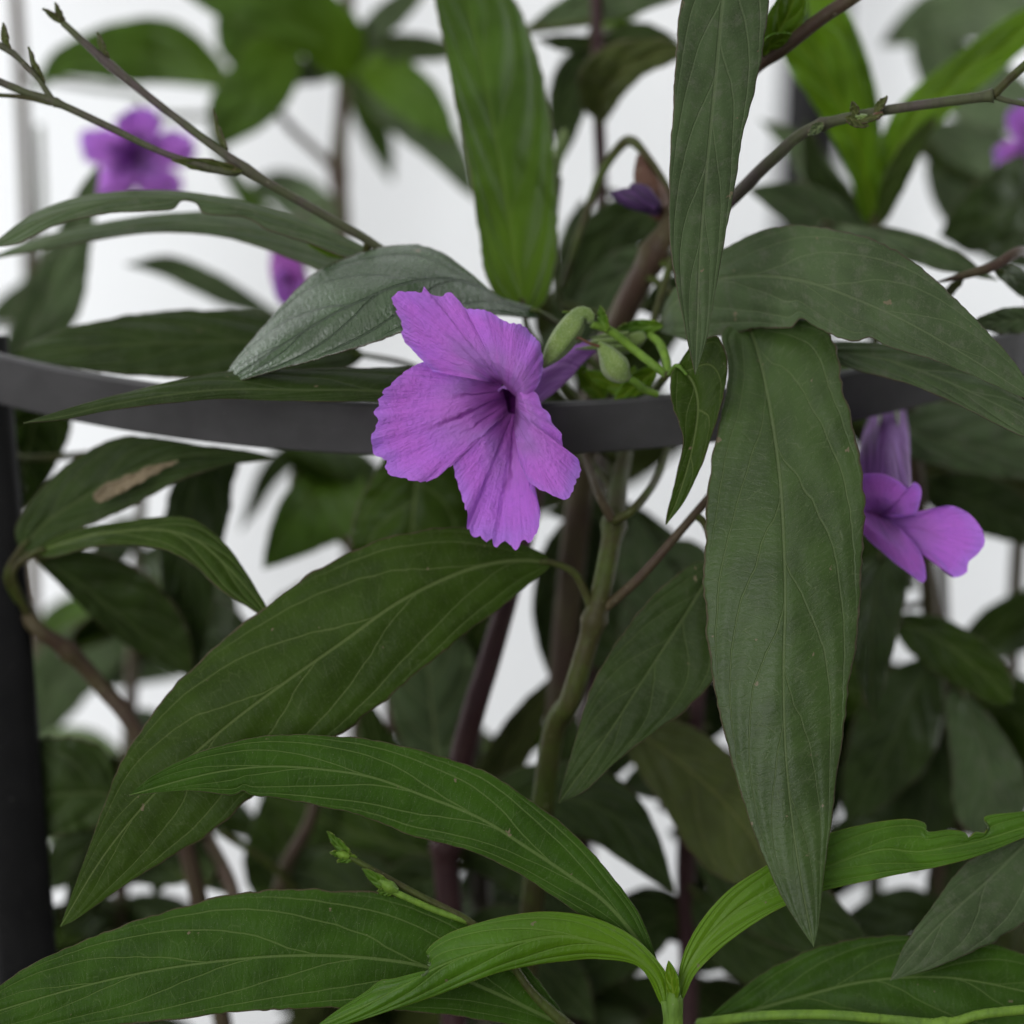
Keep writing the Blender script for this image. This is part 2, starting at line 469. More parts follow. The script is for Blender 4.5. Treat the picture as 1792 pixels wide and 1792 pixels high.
def leaf(pl, mid, A=None, B=None, d=(0, 0), e=(0.0, 0.0), mat='dark', w=None, nu=90, nh=14, N=7, wave=0.06, crop=None, back='under', pet=True, rag=0.017, petmat='stem_green', label=None, curl=0.0, at=None, petr=6.0):
    """mid/A/B: midrib and the two margins, base to tip, in photo pixels; d: depths (cm) along the midrib; e: depth of each margin behind the midrib"""
    SEED[0] += 1
    rng = np.random.default_rng(SEED[0])
    m = cat(mid, nu)
    if np.mean(d) > 3.6:
        mat, back = mat + '_far', back + '_far'
    t = np.linspace(0, 1, nu)
    D = np.interp(t, np.linspace(0, 1, len(d)), d)
    k = 7
    Dp = np.r_[np.full(k, D[0]), D, np.full(k, D[-1])]
    D = np.convolve(Dp, np.ones(2 * k + 1) / (2 * k + 1), 'valid') if nu > 30 else D
    if A is None:
        g_ = np.gradient(m, axis=0); g_ /= np.linalg.norm(g_, axis=1)[:, None] + 1e-9
        nn = np.stack([-g_[:, 1], g_[:, 0]], 1)
        wl, wr = (w if isinstance(w, (tuple, list)) else (w, w))
        a_ = m + nn * (prof(t) * wl)[:, None]
        b_ = m - nn * (prof(t) * wr)[:, None]
    else:
        def full(E):
            E = [tuple(p) for p in E]
            if math.dist(E[0], mid[0][:2]) > 2: E = [tuple(mid[0][:2])] + E
            if math.dist(E[-1], mid[-1][:2]) > 2: E = E + [tuple(mid[-1][:2])]
            return cat(E, nu)
        a_, b_ = full(A), full(B)
    N = N * 0.74
    wA = np.linalg.norm(a_ - m, axis=1); wB = np.linalg.norm(b_ - m, axis=1)
    wmax = max(wA.max(), wB.max(), 1)
    L3 = np.array([P(x, y, dd) for (x, y), dd in zip(m, D)])
    arc = np.r_[0, np.cumsum(np.linalg.norm(np.diff(L3, axis=0), axis=1))] * 100
    Lcm = arc[-1]
    V = []; at_s = []; at_vd = []; at_q = []; at_u = []; at_l = []; UVs = []
    ragA = 1 + rag * (snoise(rng, nu, nu * 0.5) + 1.2 * snoise(rng, nu, 22)); ragB = 1 + rag * (snoise(rng, nu, nu * 0.5) + 1.2 * snoise(rng, nu, 22))
    wvA = wave * snoise(rng, nu, 9) + 0.4 * wave * snoise(rng, nu, 22); wvB = wave * snoise(rng, nu, 9) + 0.4 * wave * snoise(rng, nu, 22)
    W0 = pxr(wmax, np.mean(D)) * 100
    for i in range(nu):
        for j in range(-nh, nh + 1):
            q = j / nh; a = abs(q)
            E, wd, rg, ed, wv = (a_[i], wA[i], ragA[i], e[0], wvA[i]) if q < 0 else (b_[i], wB[i], ragB[i], e[1], wvB[i])
            rr = a * (1 + (rg - 1) * a ** 6)
            x, y = m[i] + rr * (E - m[i])
            k = wd / wmax
            g = 0.24 * a ** 0.72 + 0.32 * a ** 4
            s = (t[i] - g) * N
            dep = D[i] + ed * k * (a ** 1.25) + wv * a * a * min(1, 3 * k) + curl * k * a ** 3
            ph = s + (0.42 if q > 0 else 0.0)
            quilt = 0.022 * math.cos(2 * math.pi * (ph - 0.5)) * min(1, 4 * a) * (1 - a ** 6) * min(1.0, 2 * k)
            dep += quilt + 0.03 * math.exp(-(a * wd / 9.0) ** 2)
            V.append(P(x, y, dep))
            g1 = 0.173 * max(a, 0.04) ** -0.28 + 1.28 * a ** 3
            at_s.append(s); at_vd.append(Lcm / N / math.sqrt(1 + (g1 * Lcm / max(W0, 0.1)) ** 2))
            lat = pxr(wd, D[i]) * 100 * q
            # across: include the foreshortened depth of the margin
            latt = math.copysign(math.hypot(lat, ed * k * a), q) if q else 0.0
            at_q.append(q); at_u.append(t[i]); at_l.append(latt); UVs.append((arc[i], latt))
    nc = 2 * nh + 1
    F = []
    for i in range(nu - 1):
        for j in range(nc - 1):
            F.append((i * nc + j, i * nc + j + 1, (i + 1) * nc + j + 1, (i + 1) * nc + j))
    V = np.array(V)
    # front side towards where it is seen from
    fi = np.array(F); cr = np.cross(V[fi[:, 1]] - V[fi[:, 0]], V[fi[:, 3]] - V[fi[:, 0]])
    if (cr @ FWD).sum() > 0: F = [f[::-1] for f in F]
    o = mesh_obj('leaf', V, F, [M[mat], M[back]], pl.root, pl.org)
    me = o.data
    for nm, vals in (('vs', at_s), ('vd', at_vd), ('q', at_q), ('u', at_u), ('lat', at_l)): float_attr(me, nm, vals)
    uvl = me.uv_layers.new(name='metric')
    vi = np.empty(len(me.loops), int); me.loops.foreach_get('vertex_index', vi)
    uvl.data.foreach_set('uv', np.array(UVs)[vi].ravel())
    thicken(o, 0.0003, 1)
    if label: o['label'] = label
    if pet:
        b = L3[0]; t0 = L3[0] - L3[min(4, nu - 1)]; t0 /= np.linalg.norm(t0) + 1e-9
        if at is not None:
            pts = [np.array([P(*p) for p in at])[i] for i in range(len(at))]
            pw = np.vstack([b - t0 * 0.003, b] + pts)
        else:
            dist, target = near_stem(pl, b)
            h = b + t0 * dist * 0.45
            pw = np.vstack([b - t0 * 0.003, b, h * 0.6 + 0.4 * (b + target) / 2, target])
        if len(pw) > 2:
            c = []
            kk = np.linspace(0, 1, 16)
            e_ = np.vstack([2 * pw[0] - pw[1], pw, 2 * pw[-1] - pw[-2]])
            for i in range(1, len(e_) - 2):
                for q in np.linspace(0, 1, 6, endpoint=False):
                    aa, bb, cc, dd = e_[i - 1:i + 3]
                    c.append(0.5 * (2 * bb + (cc - aa) * q + (2 * aa - 5 * bb + 4 * cc - dd) * q * q + (3 * bb - aa - 3 * cc + dd) * q ** 3))
            c.append(pw[-1]); c = np.array(c)
            tube('petiole', c, np.linspace(pxr(petr * 0.75, 0), pxr(petr * 1.35, 0), len(c)), M[petmat], o, pl.org, 8)
    return o

def petal(parent, pl, outer, b0, b1, d0, dm, de, mat='petal', ns=44, nt=30, ruffle=0.10, fold=0.0, frill=0.010, bend=0.55):
    """fan from the throat arc b0..b1 (px,py) at depth d0 to the traced rim; dm: depth half way, de: rim depth (number or list along the rim)"""
    SEED[0] += 1
    rng = np.random.default_rng(SEED[0])
    O = cat(outer, ns)
    s = np.linspace(0, 1, ns); t = np.linspace(0, 1, nt)
    DE = np.interp(s, np.linspace(0, 1, len(de)), de) if isinstance(de, (list, tuple)) else np.full(ns, de)
    DM = np.interp(s, np.linspace(0, 1, len(dm)), dm) if isinstance(dm, (list, tuple)) else np.full(ns, dm)
    r1 = snoise(rng, ns, 9); r2 = snoise(rng, ns, 20); fr = frill * snoise(rng, ns, ns * 0.6)
    lock = np.sin(np.pi * s) ** 0.35
    V, UVs, S, Tt = [], [], [], []
    for i in range(ns):
        b = np.array(b0) * (1 - s[i]) + np.array(b1) * s[i]
        rc = np.linalg.norm(O[i] - b) * FRAME / 1792 * 100
        for j in range(nt):
            tt = t[j] * (1 + fr[i] * lock[i] * t[j] ** 8)
            p = b + (O[i] - b) * tt
            if t[j] < bend:
                k = t[j] / bend; dd = d0 + (DM[i] - d0) * (1 - (1 - k) ** 1.7)
            else:
                k = (t[j] - bend) / (1 - bend); dd = DM[i] + (DE[i] - DM[i]) * k * k * (1.6 - 0.6 * k)
            dd += lock[i] * ruffle * t[j] ** 2.5 * (r1[i] + 0.55 * r2[i] * t[j] ** 3)
            dd += fold * math.sin(math.pi * t[j]) * (math.exp(-((s[i] - 0.5) / 0.10) ** 2))
            V.append(P(p[0], p[1], dd)); UVs.append((s[i] * 3.2 + 0.0, t[j] * rc)); S.append(s[i]); Tt.append(t[j])
    F = []
    for i in range(ns - 1):
        for j in range(nt - 1):
            F.append((i * nt + j, i * nt + j + 1, (i + 1) * nt + j + 1, (i + 1) * nt + j))
    V = np.array(V); fi = np.array(F); cr = np.cross(V[fi[:, 1]] - V[fi[:, 0]], V[fi[:, 3]] - V[fi[:, 0]])
    if (cr @ FWD).sum() > 0: F = [f[::-1] for f in F]
    o = mesh_obj('petal', V, F, M[mat], parent, pl.org)
    float_attr(o.data, 's', S); float_attr(o.data, 't', Tt)
    uvl = o.data.uv_layers.new(name='metric')
    vi = np.empty(len(o.data.loops), int); o.data.loops.foreach_get('vertex_index', vi)
    uvl.data.foreach_set('uv', np.array(UVs)[vi].ravel())
    thicken(o, 0.00012)
    o.modifiers[0].use_rim = False
    return o

def flower_tube(pl, pts, mat='tube', label=None, name='flower'):
    c = cat(pts, 24)
    W = np.array([P(*p[:3]) for p in c]); R = np.array([pxr(p[3], p[2]) for p in c])
    o = tube(name, W, R, M[mat], pl.root, pl.org, 24, ridges=5, cap=False)
    n_ = 24; me = o.data
    bmf = [(23) * n_ + k for k in range(n_)]
    import bmesh
    bm = bmesh.new(); bm.from_mesh(me); bm.verts.ensure_lookup_table()
    bm.faces.new([bm.verts[i] for i in bmf]); bm.to_mesh(me); bm.free()
    me.materials.append(M['throat'])
    thicken(o, 0.0004, 1)
    if label: o['label'] = label
    return o

def round_flower(pl, cx, cy, d, r, rot, squash=1.0, tilt=0.0, stemto=None, label=None, lobes=5):
    """an open five lobed flower seen from afar: throat, five fan petals, tube behind"""
    rng = np.random.default_rng(int(cx * 7 + cy))
    fl = flower_tube(pl, [(cx, cy, d + 0.7, r * 0.10), (stemto[0] * 0.5 + cx * 0.5, stemto[1] * 0.5 + cy * 0.5, d + 1.3, r * 0.14), (stemto[0], stemto[1], d + 2.2, r * 0.07)], label=label)
    for k in range(lobes):
        a0 = rot + 2 * math.pi * k / lobes; a1 = a0 + 2 * math.pi / lobes
        out = []
        for q in np.linspace(0, 1, 11):
            a = a0 + (a1 - a0) * q
            rr = r * (0.60 + 0.42 * math.sin(math.pi * q) ** 0.6) * rng.uniform(0.93, 1.05)
            out.append((cx + rr * math.cos(a), cy + squash * rr * math.sin(a)))
        b0 = (cx + r * 0.04 * math.cos(a0), cy + squash * r * 0.04 * math.sin(a0)); b1 = (cx + r * 0.04 * math.cos(a1), cy + squash * r * 0.04 * math.sin(a1))
        sl = tilt * math.sin((a0 + a1) / 2)
        petal(fl, pl, out, b0, b1, d + 0.3, d - 0.4 + 0.5 * sl, d - 0.2 + sl, ns=24, nt=14, mat='petal_back')
    stem(pl, [(stemto[0], stemto[1], d + 2.2, r * 0.06), (stemto[0] * 1.0 + 2, stemto[1] - 4, d + 2.5, r * 0.05)], 'stem_green', name='pedicel') if False else None
    return fl

def pod(pl, pts, mat='calyx', name='bud', ridges=5, parent=None, label=None, n=20):
    c = cat(pts, 26)
    W = np.array([P(*p[:3]) for p in c]); R = np.array([pxr(max(p[3], 0.6), p[2]) for p in c])
    o = tube(name, W, R, M[mat], parent or pl.root, pl.org, n, ridges=ridges)
    if label: o['label'] = label
    return o

# ------------------------------------------------------------------ the black hoop
def hoop():
    top = [(0, 625), (100, 645), (250, 671), (400, 690), (650, 706), (980, 706), (1180, 696), (1500, 652), (1640, 615)]
    h = P(760, 708, 1.7)[2]
    pts = []
    for x, y in top:
        r = P(x, y, 0) - CAM
        k = (h - CAM[2]) / r[2]
        pts.append((CAM + r * k)[:2])
    pts = np.array(pts)
    A = np.c_[2 * pts, np.ones(len(pts))]
    s, *_ = np.linalg.lstsq(A, (pts ** 2).sum(1), rcond=None)
    cx, cy = s[0], s[1]; R = math.sqrt(s[2] + cx * cx + cy * cy)
    pass
    return cx, cy, R, h
HCX, HCY, HR, HZ = hoop()
HH, HT = 0.0125, 0.0022
support = bpy.data.objects.new('plant_support', None); col.objects.link(support)
support.location = (HCX, HCY, SOIL_Z)
support['label'] = 'black plant support hoop with flat band on upright posts around the stems'
support['category'] = 'plant support'
org = np.array([HCX, HCY, SOIL_Z])
V, F = [], []
NS = 220
# cross-section with softened edges
cs = [(0, 0.0006), (0.0006, 0), (HT - 0.0006, 0), (HT, 0.0006), (HT, HH - 0.0006), (HT - 0.0006, HH), (0.0006, HH), (0, HH - 0.0006)]
for i in range(NS):
    a = 2 * math.pi * i / NS
    for (r, z) in cs:
        V.append((HCX + (HR - r) * math.cos(a), HCY + (HR - r) * math.sin(a), HZ - HH + z))
for i in range(NS):
    j = (i + 1) % NS
    for k in range(8):
        l = (k + 1) % 8
        F.append((i * 8 + k, i * 8 + l, j * 8 + l, j * 8 + k))
ring = mesh_obj('hoop', V, [f[::-1] for f in F], M['metal'], support, org, smooth=False)
def post(ang, foot=0.80, wdt=0.013, top=0.004):
    ca, sa = math.cos(ang), math.sin(ang)
    r0 = HR - HT - 0.0035
    tp = np.array([HCX + r0 * ca, HCY + r0 * sa, HZ - HH - 0.001 + top]); ft = np.array([HCX + r0 * foot * ca, HCY + r0 * foot * sa, SOIL_Z - 0.005])
    tan = np.array([-sa, ca, 0.0]); rad = np.array([ca, sa, 0])
    Vp = []
    sec = []
    for k in range(20):      # flattened channel section
        a = 2 * math.pi * k / 20
        sec.append((math.copysign(abs(math.cos(a)) ** 0.6, math.cos(a)) * wdt / 2, math.copysign(abs(math.sin(a)) ** 0.6, math.sin(a)) * 0.0035))
    for i in range(9):
        c = tp + (ft - tp) * i / 8
        for (u_, v_) in sec: Vp.append(c + tan * u_ + rad * v_)
    Fp = [(i * 20 + k, i * 20 + (k + 1) % 20, (i + 1) * 20 + (k + 1) % 20, (i + 1) * 20 + k) for i in range(8) for k in range(20)]
    Fp.append(tuple(range(19, -1, -1))); Fp.append(tuple(160 + k for k in range(20)))
    return mesh_obj('post', Vp, Fp, M['black'], support, org)
def ang_for(px, far=False):
    best = None
    for a in np.linspace(-math.pi, math.pi, 721):
        p = np.array([HCX + HR * math.cos(a), HCY + HR * math.sin(a), HZ]) - CAM
        x = 896 + (p @ RIGHT) / (p @ FWD) * DIST / FRAME * 1792
        if (math.sin(a) > 0) == far and (best is None or abs(x - px) < best[0]): best = (abs(x - px), a)
    return best[1]
def post_between(p0, p1, wdt):
    p0, p1 = np.array(p0), np.array(p1)
    ax = (p1 - p0) / np.linalg.norm(p1 - p0)
    side = np.cross(ax, np.array([0.25, -1.0, 0.0])); side /= np.linalg.norm(side)
    fr = np.cross(side, ax)
    k = (SOIL_Z - 0.005 - p0[2]) / ax[2]
    Vp = []
    for i in range(9):
        c = p0 + ax * k * i / 8
        for j in range(24):
            a = 2 * math.pi * j / 24
            Vp.append(c + side * math.copysign(abs(math.cos(a)) ** 0.5, math.cos(a)) * wdt / 2 + fr * math.copysign(abs(math.sin(a)) ** 0.5, math.sin(a)) * 0.0045)
    Fp = [(i * 24 + j, i * 24 + (j + 1) % 24, (i + 1) * 24 + (j + 1) % 24, (i + 1) * 24 + j) for i in range(8) for j in range(24)]
    Fp.append(tuple(range(23, -1, -1))); Fp.append(tuple(192 + j for j in range(24)))
    return mesh_obj('post', Vp, [f[::-1] for f in Fp], M['black'], support, org)
aa = ang_for(-92)
tp = np.array([HCX + (HR - HT - 0.005) * math.cos(aa), HCY + (HR - HT - 0.005) * math.sin(aa), HZ - HH + 0.011])
dt = ((tp - CAM) @ FWD - DIST) * 100
k_ = (dt if dt < 2.5 else 2.5 + (dt - 2.5) / 2.1)
post_between(tp, P(38, 1690, k_), 0.0165)
post(ang_for(-420, True), 0.8)
post(ang_for(1455, True), 0.92, 0.022, 0.012)
post(ang_for(2050), 0.8)

# ------------------------------------------------------------------ plant A: centre stem with the open flower
pa = Plant('plant carrying the wide open lilac flower in front of the black hoop')
stem(pa, [(900, 1900, 4, 22), (960, 1330, 3, 20), (1000, 1220, 2.4, 20), (1040, 1085, 2, 19), (1060, 1000, 2, 19), (1075, 915, 2.4, 18), (1088, 820, 3.4, 15), (1110, 740, 3.8, 11), (1150, 678, 2.6, 8), (1168, 655, 0.8, 6)], 'stem_green', root=True, nodes=((1042, 1080), (1074, 915)))
stem(pa, [(1074, 912, 2, 8), (1110, 890, 1.7, 8), (1150, 835, 3.0, 7), (1172, 770, 3.9, 6), (1175, 700, 4.0, 5)], 'stem_green', name='side_shoot')
stem(pa, [(1072, 910, 2, 9), (1050, 870, 2, 8), (1030, 815, 3.2, 7), (1010, 760, 3.8, 6)], 'stem_brown', name='side_shoot')
stem(pa, [(1050, 1072, 2, 9), (1120, 1010, 1.5, 9), (1190, 930, 1.2, 8), (1250, 860, 1.4, 8)], 'stem_brown', name='side_shoot')
# big leaf sweeping down left
leaf(pa, [(968, 985), (897, 981), (810, 1000), (700, 1052), (600, 1123), (500, 1193), (400, 1268), (300, 1357), (190, 1485), (105, 1622)],
     [(945, 966), (850, 930), (760, 924), (650, 950), (550, 1000), (440, 1080), (330, 1172), (250, 1272), (205, 1345), (175, 1430), (140, 1525)],
     [(955, 1000), (905, 1040), (840, 1092), (740, 1172), (640, 1252), (540, 1325), (440, 1395), (360, 1462), (280, 1512), (200, 1562), (135, 1608)],
     d=(1.6, 0.6, 0.2, -0.2, -1.4), e=(0.5, 0.1), mat='mid', nu=150, nh=22, N=7, at=[(1005, 1003, 1.7), (1028, 1045, 1.9), (1038, 1078, 2)], petr=7)
# leaf hanging left of the long hanging one
leaf(pa, [(1255, 985), (1190, 1090), (1130, 1182), (1060, 1290), (978, 1405)],
     [(1215, 985), (1150, 1035), (1092, 1105), (1040, 1190), (1008, 1290), (985, 1370)],
     [(1275, 1080), (1258, 1180), (1200, 1242), (1140, 1285), (1080, 1332), (1022, 1385)],
     d=(1.3, 0.9, 0.6, 0.5), e=(0.3, -0.2), mat='dark', nu=110, nh=18, at=[(1235, 920, 1.3), (1215, 900, 1.25)])
# small folded leaf by the buds
leaf(pa, [(1185, 640), (1212, 668), (1222, 710), (1215, 770), (1200, 830), (1183, 880), (1166, 918)],
     [(1174, 660), (1176, 705), (1190, 745), (1196, 775), (1188, 815), (1176, 865), (1167, 905)],
     [(1215, 600), (1255, 592), (1272, 640), (1264, 700), (1243, 770), (1222, 828), (1196, 880)],
     d=(0.2, -0.2, -0.4, -0.3), e=(-0.5, -0.2), mat='mid', nu=90, nh=16, N=5, wave=0.12, at=[(1172, 655, 0.7)], petr=4, petmat='stem_lime')
# glossy leaf behind the flower
leaf(pa, [(948, 548), (890, 530), (838, 500), (776, 487), (704, 497), (640, 522), (576, 553), (480, 612), (385, 676)],
     [(930, 537), (870, 515), (822, 476), (770, 440), (710, 427), (620, 446), (540, 486), (470, 560), (410, 632)],
     [(935, 556), (880, 552), (830, 552), (770, 565), (700, 582), (650, 602), (560, 627), (470, 651), (420, 666)],
     d=(2.6, 1.4, 0.2, 0.0, 0.1, 0.6), e=(1.7, -0.5), mat='gloss', nu=130, nh=22, N=6, wave=0.09, at=[(990, 580, 3.2), (1060, 670, 3.4), (1096, 795, 3.7)])
# narrow leaf lying over the hoop
leaf(pa, [(745, 690), (640, 683), (520, 682), (400, 681), (300, 690), (200, 707), (120, 726), (40, 740)],
     [(745, 645), (640, 643), (540, 645), (440, 647), (360, 655), (270, 674), (180, 697), (100, 720)],
     [(740, 706), (640, 703), (540, 702), (460, 701), (390, 698), (290, 706), (200, 717), (110, 734)],
     d=(0.6, 0.3, 0.1, -0.1, -0.2), e=(0.9, -0.1), mat='dark', nu=120, nh=16, N=6, at=[(800, 690, 1.0), (880, 690, 2.4), (1000, 750, 3.4), (1088, 815, 3.6)])
# tall leaf standing behind the flower
leaf(pa, [(918, 545), (905, 480), (893, 400), (872, 270), (842, 110), (815, 0), (790, -70)],
     [(880, 530), (850, 480), (836, 390), (820, 285), (798, 180), (778, 80), (762, 0), (765, -40)],
     [(950, 535), (968, 480), (978, 400), (972, 300), (962, 190), (940, 95), (900, 0), (840, -50)],
     d=(3.2, 3.6, 3.6, 3.8, 4.2), e=(-0.35, 0.5), mat='tall', nu=110, nh=18, N=6, at=[(930, 590, 3.3), (1000, 690, 3.5), (1094, 800, 3.7)])
leaf(pa, [(735, 760), (728, 850), (720, 930), (712, 1030)], [(690, 770), (655, 830), (625, 890), (612, 950), (640, 1000)], [(800, 770), (826, 840), (820, 920), (770, 1000)],
     d=(4, 4, 4), e=(0.2, 0.1), mat='mid', N=5, at=[(800, 720, 4.2), (1000, 790, 3.8), (1082, 865, 3.1)])

# the open flower
ft = flower_tube(pa, [(893, 707, 0.75, 31), (900, 702, 0.95, 31), (920, 688, 1.2, 30), (948, 668, 1.5, 30), (985, 640, 1.9, 25), (1012, 621, 2.0, 17), (1040, 606, 2.1, 11)], label='wide open lilac flower with frilled lobes and dark throat')
petal(ft, pa, [(745, 632), (715, 645), (690, 666), (670, 690), (657, 720), (659, 734), (651, 766), (652, 795), (672, 806), (675, 822), (700, 835), (725, 843), (747, 842), (768, 833), (777, 818), (790, 816), (799, 799)], (876, 668), (890, 722), 0.9, [0.1, -0.35, -0.1], [-0.1, -0.6, -0.45, -0.8, -0.2], fold=0.07, ns=90, nt=50, ruffle=0.19, frill=0.024, bend=0.5)
petal(ft, pa, [(799, 799), (794, 815), (799, 842), (812, 880), (819, 905), (820, 930), (838, 940), (860, 946), (868, 955), (888, 951), (900, 961), (915, 949), (932, 944), (940, 925), (945, 900), (938, 870), (926, 850), (930, 815)], (890, 722), (912, 728), 0.9, [-0.1, 0.25, 0.0], [-0.2, -0.4, -0.1, -0.5, -0.3], fold=0.10, ns=90, nt=50, ruffle=0.19, frill=0.024, bend=0.5)
petal(ft, pa, [(908, 806), (925, 842), (948, 858), (968, 866), (990, 872), (1004, 852), (1015, 822), (1008, 799), (990, 796), (985, 786), (983, 760), (968, 742), (960, 722), (948, 712), (941, 690), (925, 680)], (900, 752), (903, 690), 0.5, [-0.75, -1.1, -0.45], [-0.7, -1.2, -0.6, -0.5, -0.1], ns=90, nt=50, mat='petal_upper', ruffle=0.2, frill=0.022, bend=0.3)
petal(ft, pa, [(930, 690), (942, 674), (950, 648), (948, 612), (938, 592), (918, 572), (905, 566), (880, 561), (862, 548), (845, 541)], (908, 700), (880, 672), 0.5, [-0.45, -0.75, -0.65], [-0.1, 0.2, 0.15, -0.15, -0.4], ns=80, nt=46, mat='petal_upper', ruffle=0.2, frill=0.022, bend=0.3)
petal(ft, pa, [(849, 542), (835, 541), (815, 540), (806, 530), (788, 512), (770, 519), (748, 511), (742, 500), (738, 510), (715, 512), (688, 513), (694, 545), (704, 572), (705, 592), (722, 612), (745, 637), (758, 650)], (886, 674), (866, 670), 0.5, [-0.65, -0.6, -0.45], [-0.4, -0.2, -0.6, -0.3, -0.4], ns=90, nt=50, mat='petal_upper', ruffle=0.24, frill=0.022, bend=0.3)
# calyces, buds and stalks at the right of the flower
cal = pod(pa, [(1130, 586, 1.9, 7), (1116, 592, 1.9, 15), (1095, 600, 2.0, 19), (1070, 603, 2.1, 17), (1045, 605, 2.1, 12), (1030, 606, 2.15, 9)], name='calyx', parent=ft)
for (x0, y0, x1, y1, dd) in ((1100, 583, 1032, 592, 1.7), (1098, 594, 1024, 600, 1.5), (1096, 606, 1006, 611, 1.5), (1096, 614, 1020, 606, 1.9)):
    pod(pa, [(x0, y0, dd, 4), ((x0 + x1) / 2, (y0 + y1) / 2 - 1, dd, 4.5), (x1, y1, dd, 1)], name='sepal', parent=ft, ridges=0, n=10)
pod(pa, [(1033, 566, 0.9, 6), (1030, 553, 0.9, 13), (1014, 553, 0.9, 17), (998, 575, 0.8, 22), (980, 600, 0.7, 21), (964, 622, 0.7, 15), (950, 643, 0.7, 3)], label='fat downy green bud beside the open flower')
pod(pa, [(1102, 662, 1.0, 6), (1090, 655, 0.95, 19), (1076, 640, 0.9, 24), (1062, 618, 0.9, 16), (1047, 600, 0.9, 5)], label='pale green pear shaped seed calyx')
stem(pa, [(1048, 606, 0.8, 3), (1030, 600, 0.7, 2.6), (1012, 591, 0.7, 2.6), (1000, 597, 0.7, 3), (992, 590, 0.7, 2.5)], 'dry', name='dry_style')
stem(pa, [(1168, 655, 0.9, 8), (1166, 630, 1.2, 8), (1155, 602, 1.5, 8), (1138, 586, 1.8, 7)], 'stem_lime', name='pedicel')
stem(pa, [(1166, 656, 0.9, 7), (1140, 636, 0.9, 8), (1110, 612, 1.2, 8), (1070, 580, 1.1, 8), (1035, 567, 0.9, 7)], 'stem_lime', name='pedicel')
stem(pa, [(1150, 690, 1.5, 6), (1130, 682, 1.3, 7), (1114, 670, 1.1, 7), (1100, 662, 1.0, 7)], 'stem_lime', name='pedicel')
def bract(pl, x0, y0, x1, y1, d, w, mat='fresh', **k):
    mx, my = (x0 + x1) / 2, (y0 + y1) / 2
    return leaf(pl, [(x0, y0), (mx + (y1 - y0) * 0.05, my), (x1, y1)], w=w, d=(d, d, d - 0.1), e=(-0.1, 0.1), mat=mat, nu=24, nh=5, N=4, pet=False, **k)
for q in ((1062, 580, 1050, 535, 0.9, 8), (1160, 570, 1080, 575, 1.8, 12), (1150, 645, 1075, 700, 2.0, 18), (1120, 690, 1020, 650, 2.4, 16), (1060, 700, 1010, 640, 2.8, 17), (1100, 705, 1110, 640, 2.2, 15), (1012, 556, 985, 546, 0.9, 4)):
    bract(pa, *q, mat='lime' if q[4] >= 2 else 'fresh')

# ------------------------------------------------------------------ plant B: the dusty leaved plant on the right
pb = Plant('plant with dusty long leaves hanging over the hoop and a brown woody stem')
stem(pb, [(930, 1900, 6, 24), (960, 1500, 5.5, 24), (1000, 1000, 5, 24), (1040, 700, 4.5, 24), (1090, 550, 4, 24), (1140, 455, 3.6, 23), (1170, 405, 3.4, 22), (1190, 350, 3.2, 16)], 'stem_brown', root=True, nodes=((1150, 440),))
stem(pb, [(1180, 440, 3.0, 13), (1230, 395, 2.2, 12), (1290, 340, 1.4, 12), (1350, 280, 1.0, 11), (1420, 225, 0.8, 10), (1540, 195, 0.6, 9), (1640, 180, 0.5, 9), (1738, 167, 0.4, 10)], 'stem_twig', name='twig', nodes=((1440, 215), (1738, 167)))
stem(pb, [(1738, 168, 0.4, 8), (1765, 140, 0.3, 8), (1810, 100, 0.2, 8)], 'stem_green', name='twig')
stem(pb, [(1738, 168, 0.4, 6), (1770, 178, 0.4, 5), (1830, 190, 0.4, 5)], 'stem_twig', name='twig')
stem(pb, [(1185, 380, 3.2, 14), (1240, 240, 2.4, 13), (1310, 130, 1.8, 13), (1370, 85, 1.5, 13), (1440, 30, 1.2, 13), (1500, -10, 1, 13), (1600, -90, 0.5, 12)], 'stem_brown', name='twig')
stem(pb, [(1600, -90, 0.5, 9), (1500, -150, -1, 9), (1380, -170, -2, 8), (1300, -140, -2.6, 8)], 'stem_brown', name='twig')
# tall narrow leaf hanging in from above
leaf(pb, [(1278, -90), (1265, 0), (1252, 140), (1243, 230), (1230, 370), (1223, 480), (1220, 570), (1217, 655)],
     [(1225, -60), (1192, 0), (1182, 120), (1176, 230), (1170, 330), (1173, 430), (1186, 510), (1202, 590)],
     [(1340, -50), (1346, 0), (1330, 120), (1302, 230), (1286, 330), (1268, 420), (1252, 510), (1238, 590)],
     d=(-2.6, -2.6, -2.4, -2.2, -1.8), e=(-0.3, 0.35), mat='dusty', nu=130, nh=18, N=7)
# broad dusty leaf arching right
leaf(pb, [(1148, 578), (1180, 530), (1230, 495), (1310, 482), (1400, 490), (1480, 516), (1580, 560), (1690, 622), (1812, 700)],
     [(1170, 520), (1215, 465), (1270, 432), (1340, 402), (1410, 393), (1480, 405), (1560, 436), (1640, 492), (1720, 572), (1780, 640)],
     [(1170, 585), (1215, 596), (1300, 578), (1360, 574), (1385, 572), (1400, 557), (1425, 570), (1460, 588), (1495, 597), (1520, 590), (1560, 608), (1640, 632), (1720, 665), (1780, 692)],
     d=(3.0, 1.0, -0.6, -1.4, -1.6), e=(0.9, -0.3), mat='dusty', nu=160, nh=22, N=8, wave=0.1)
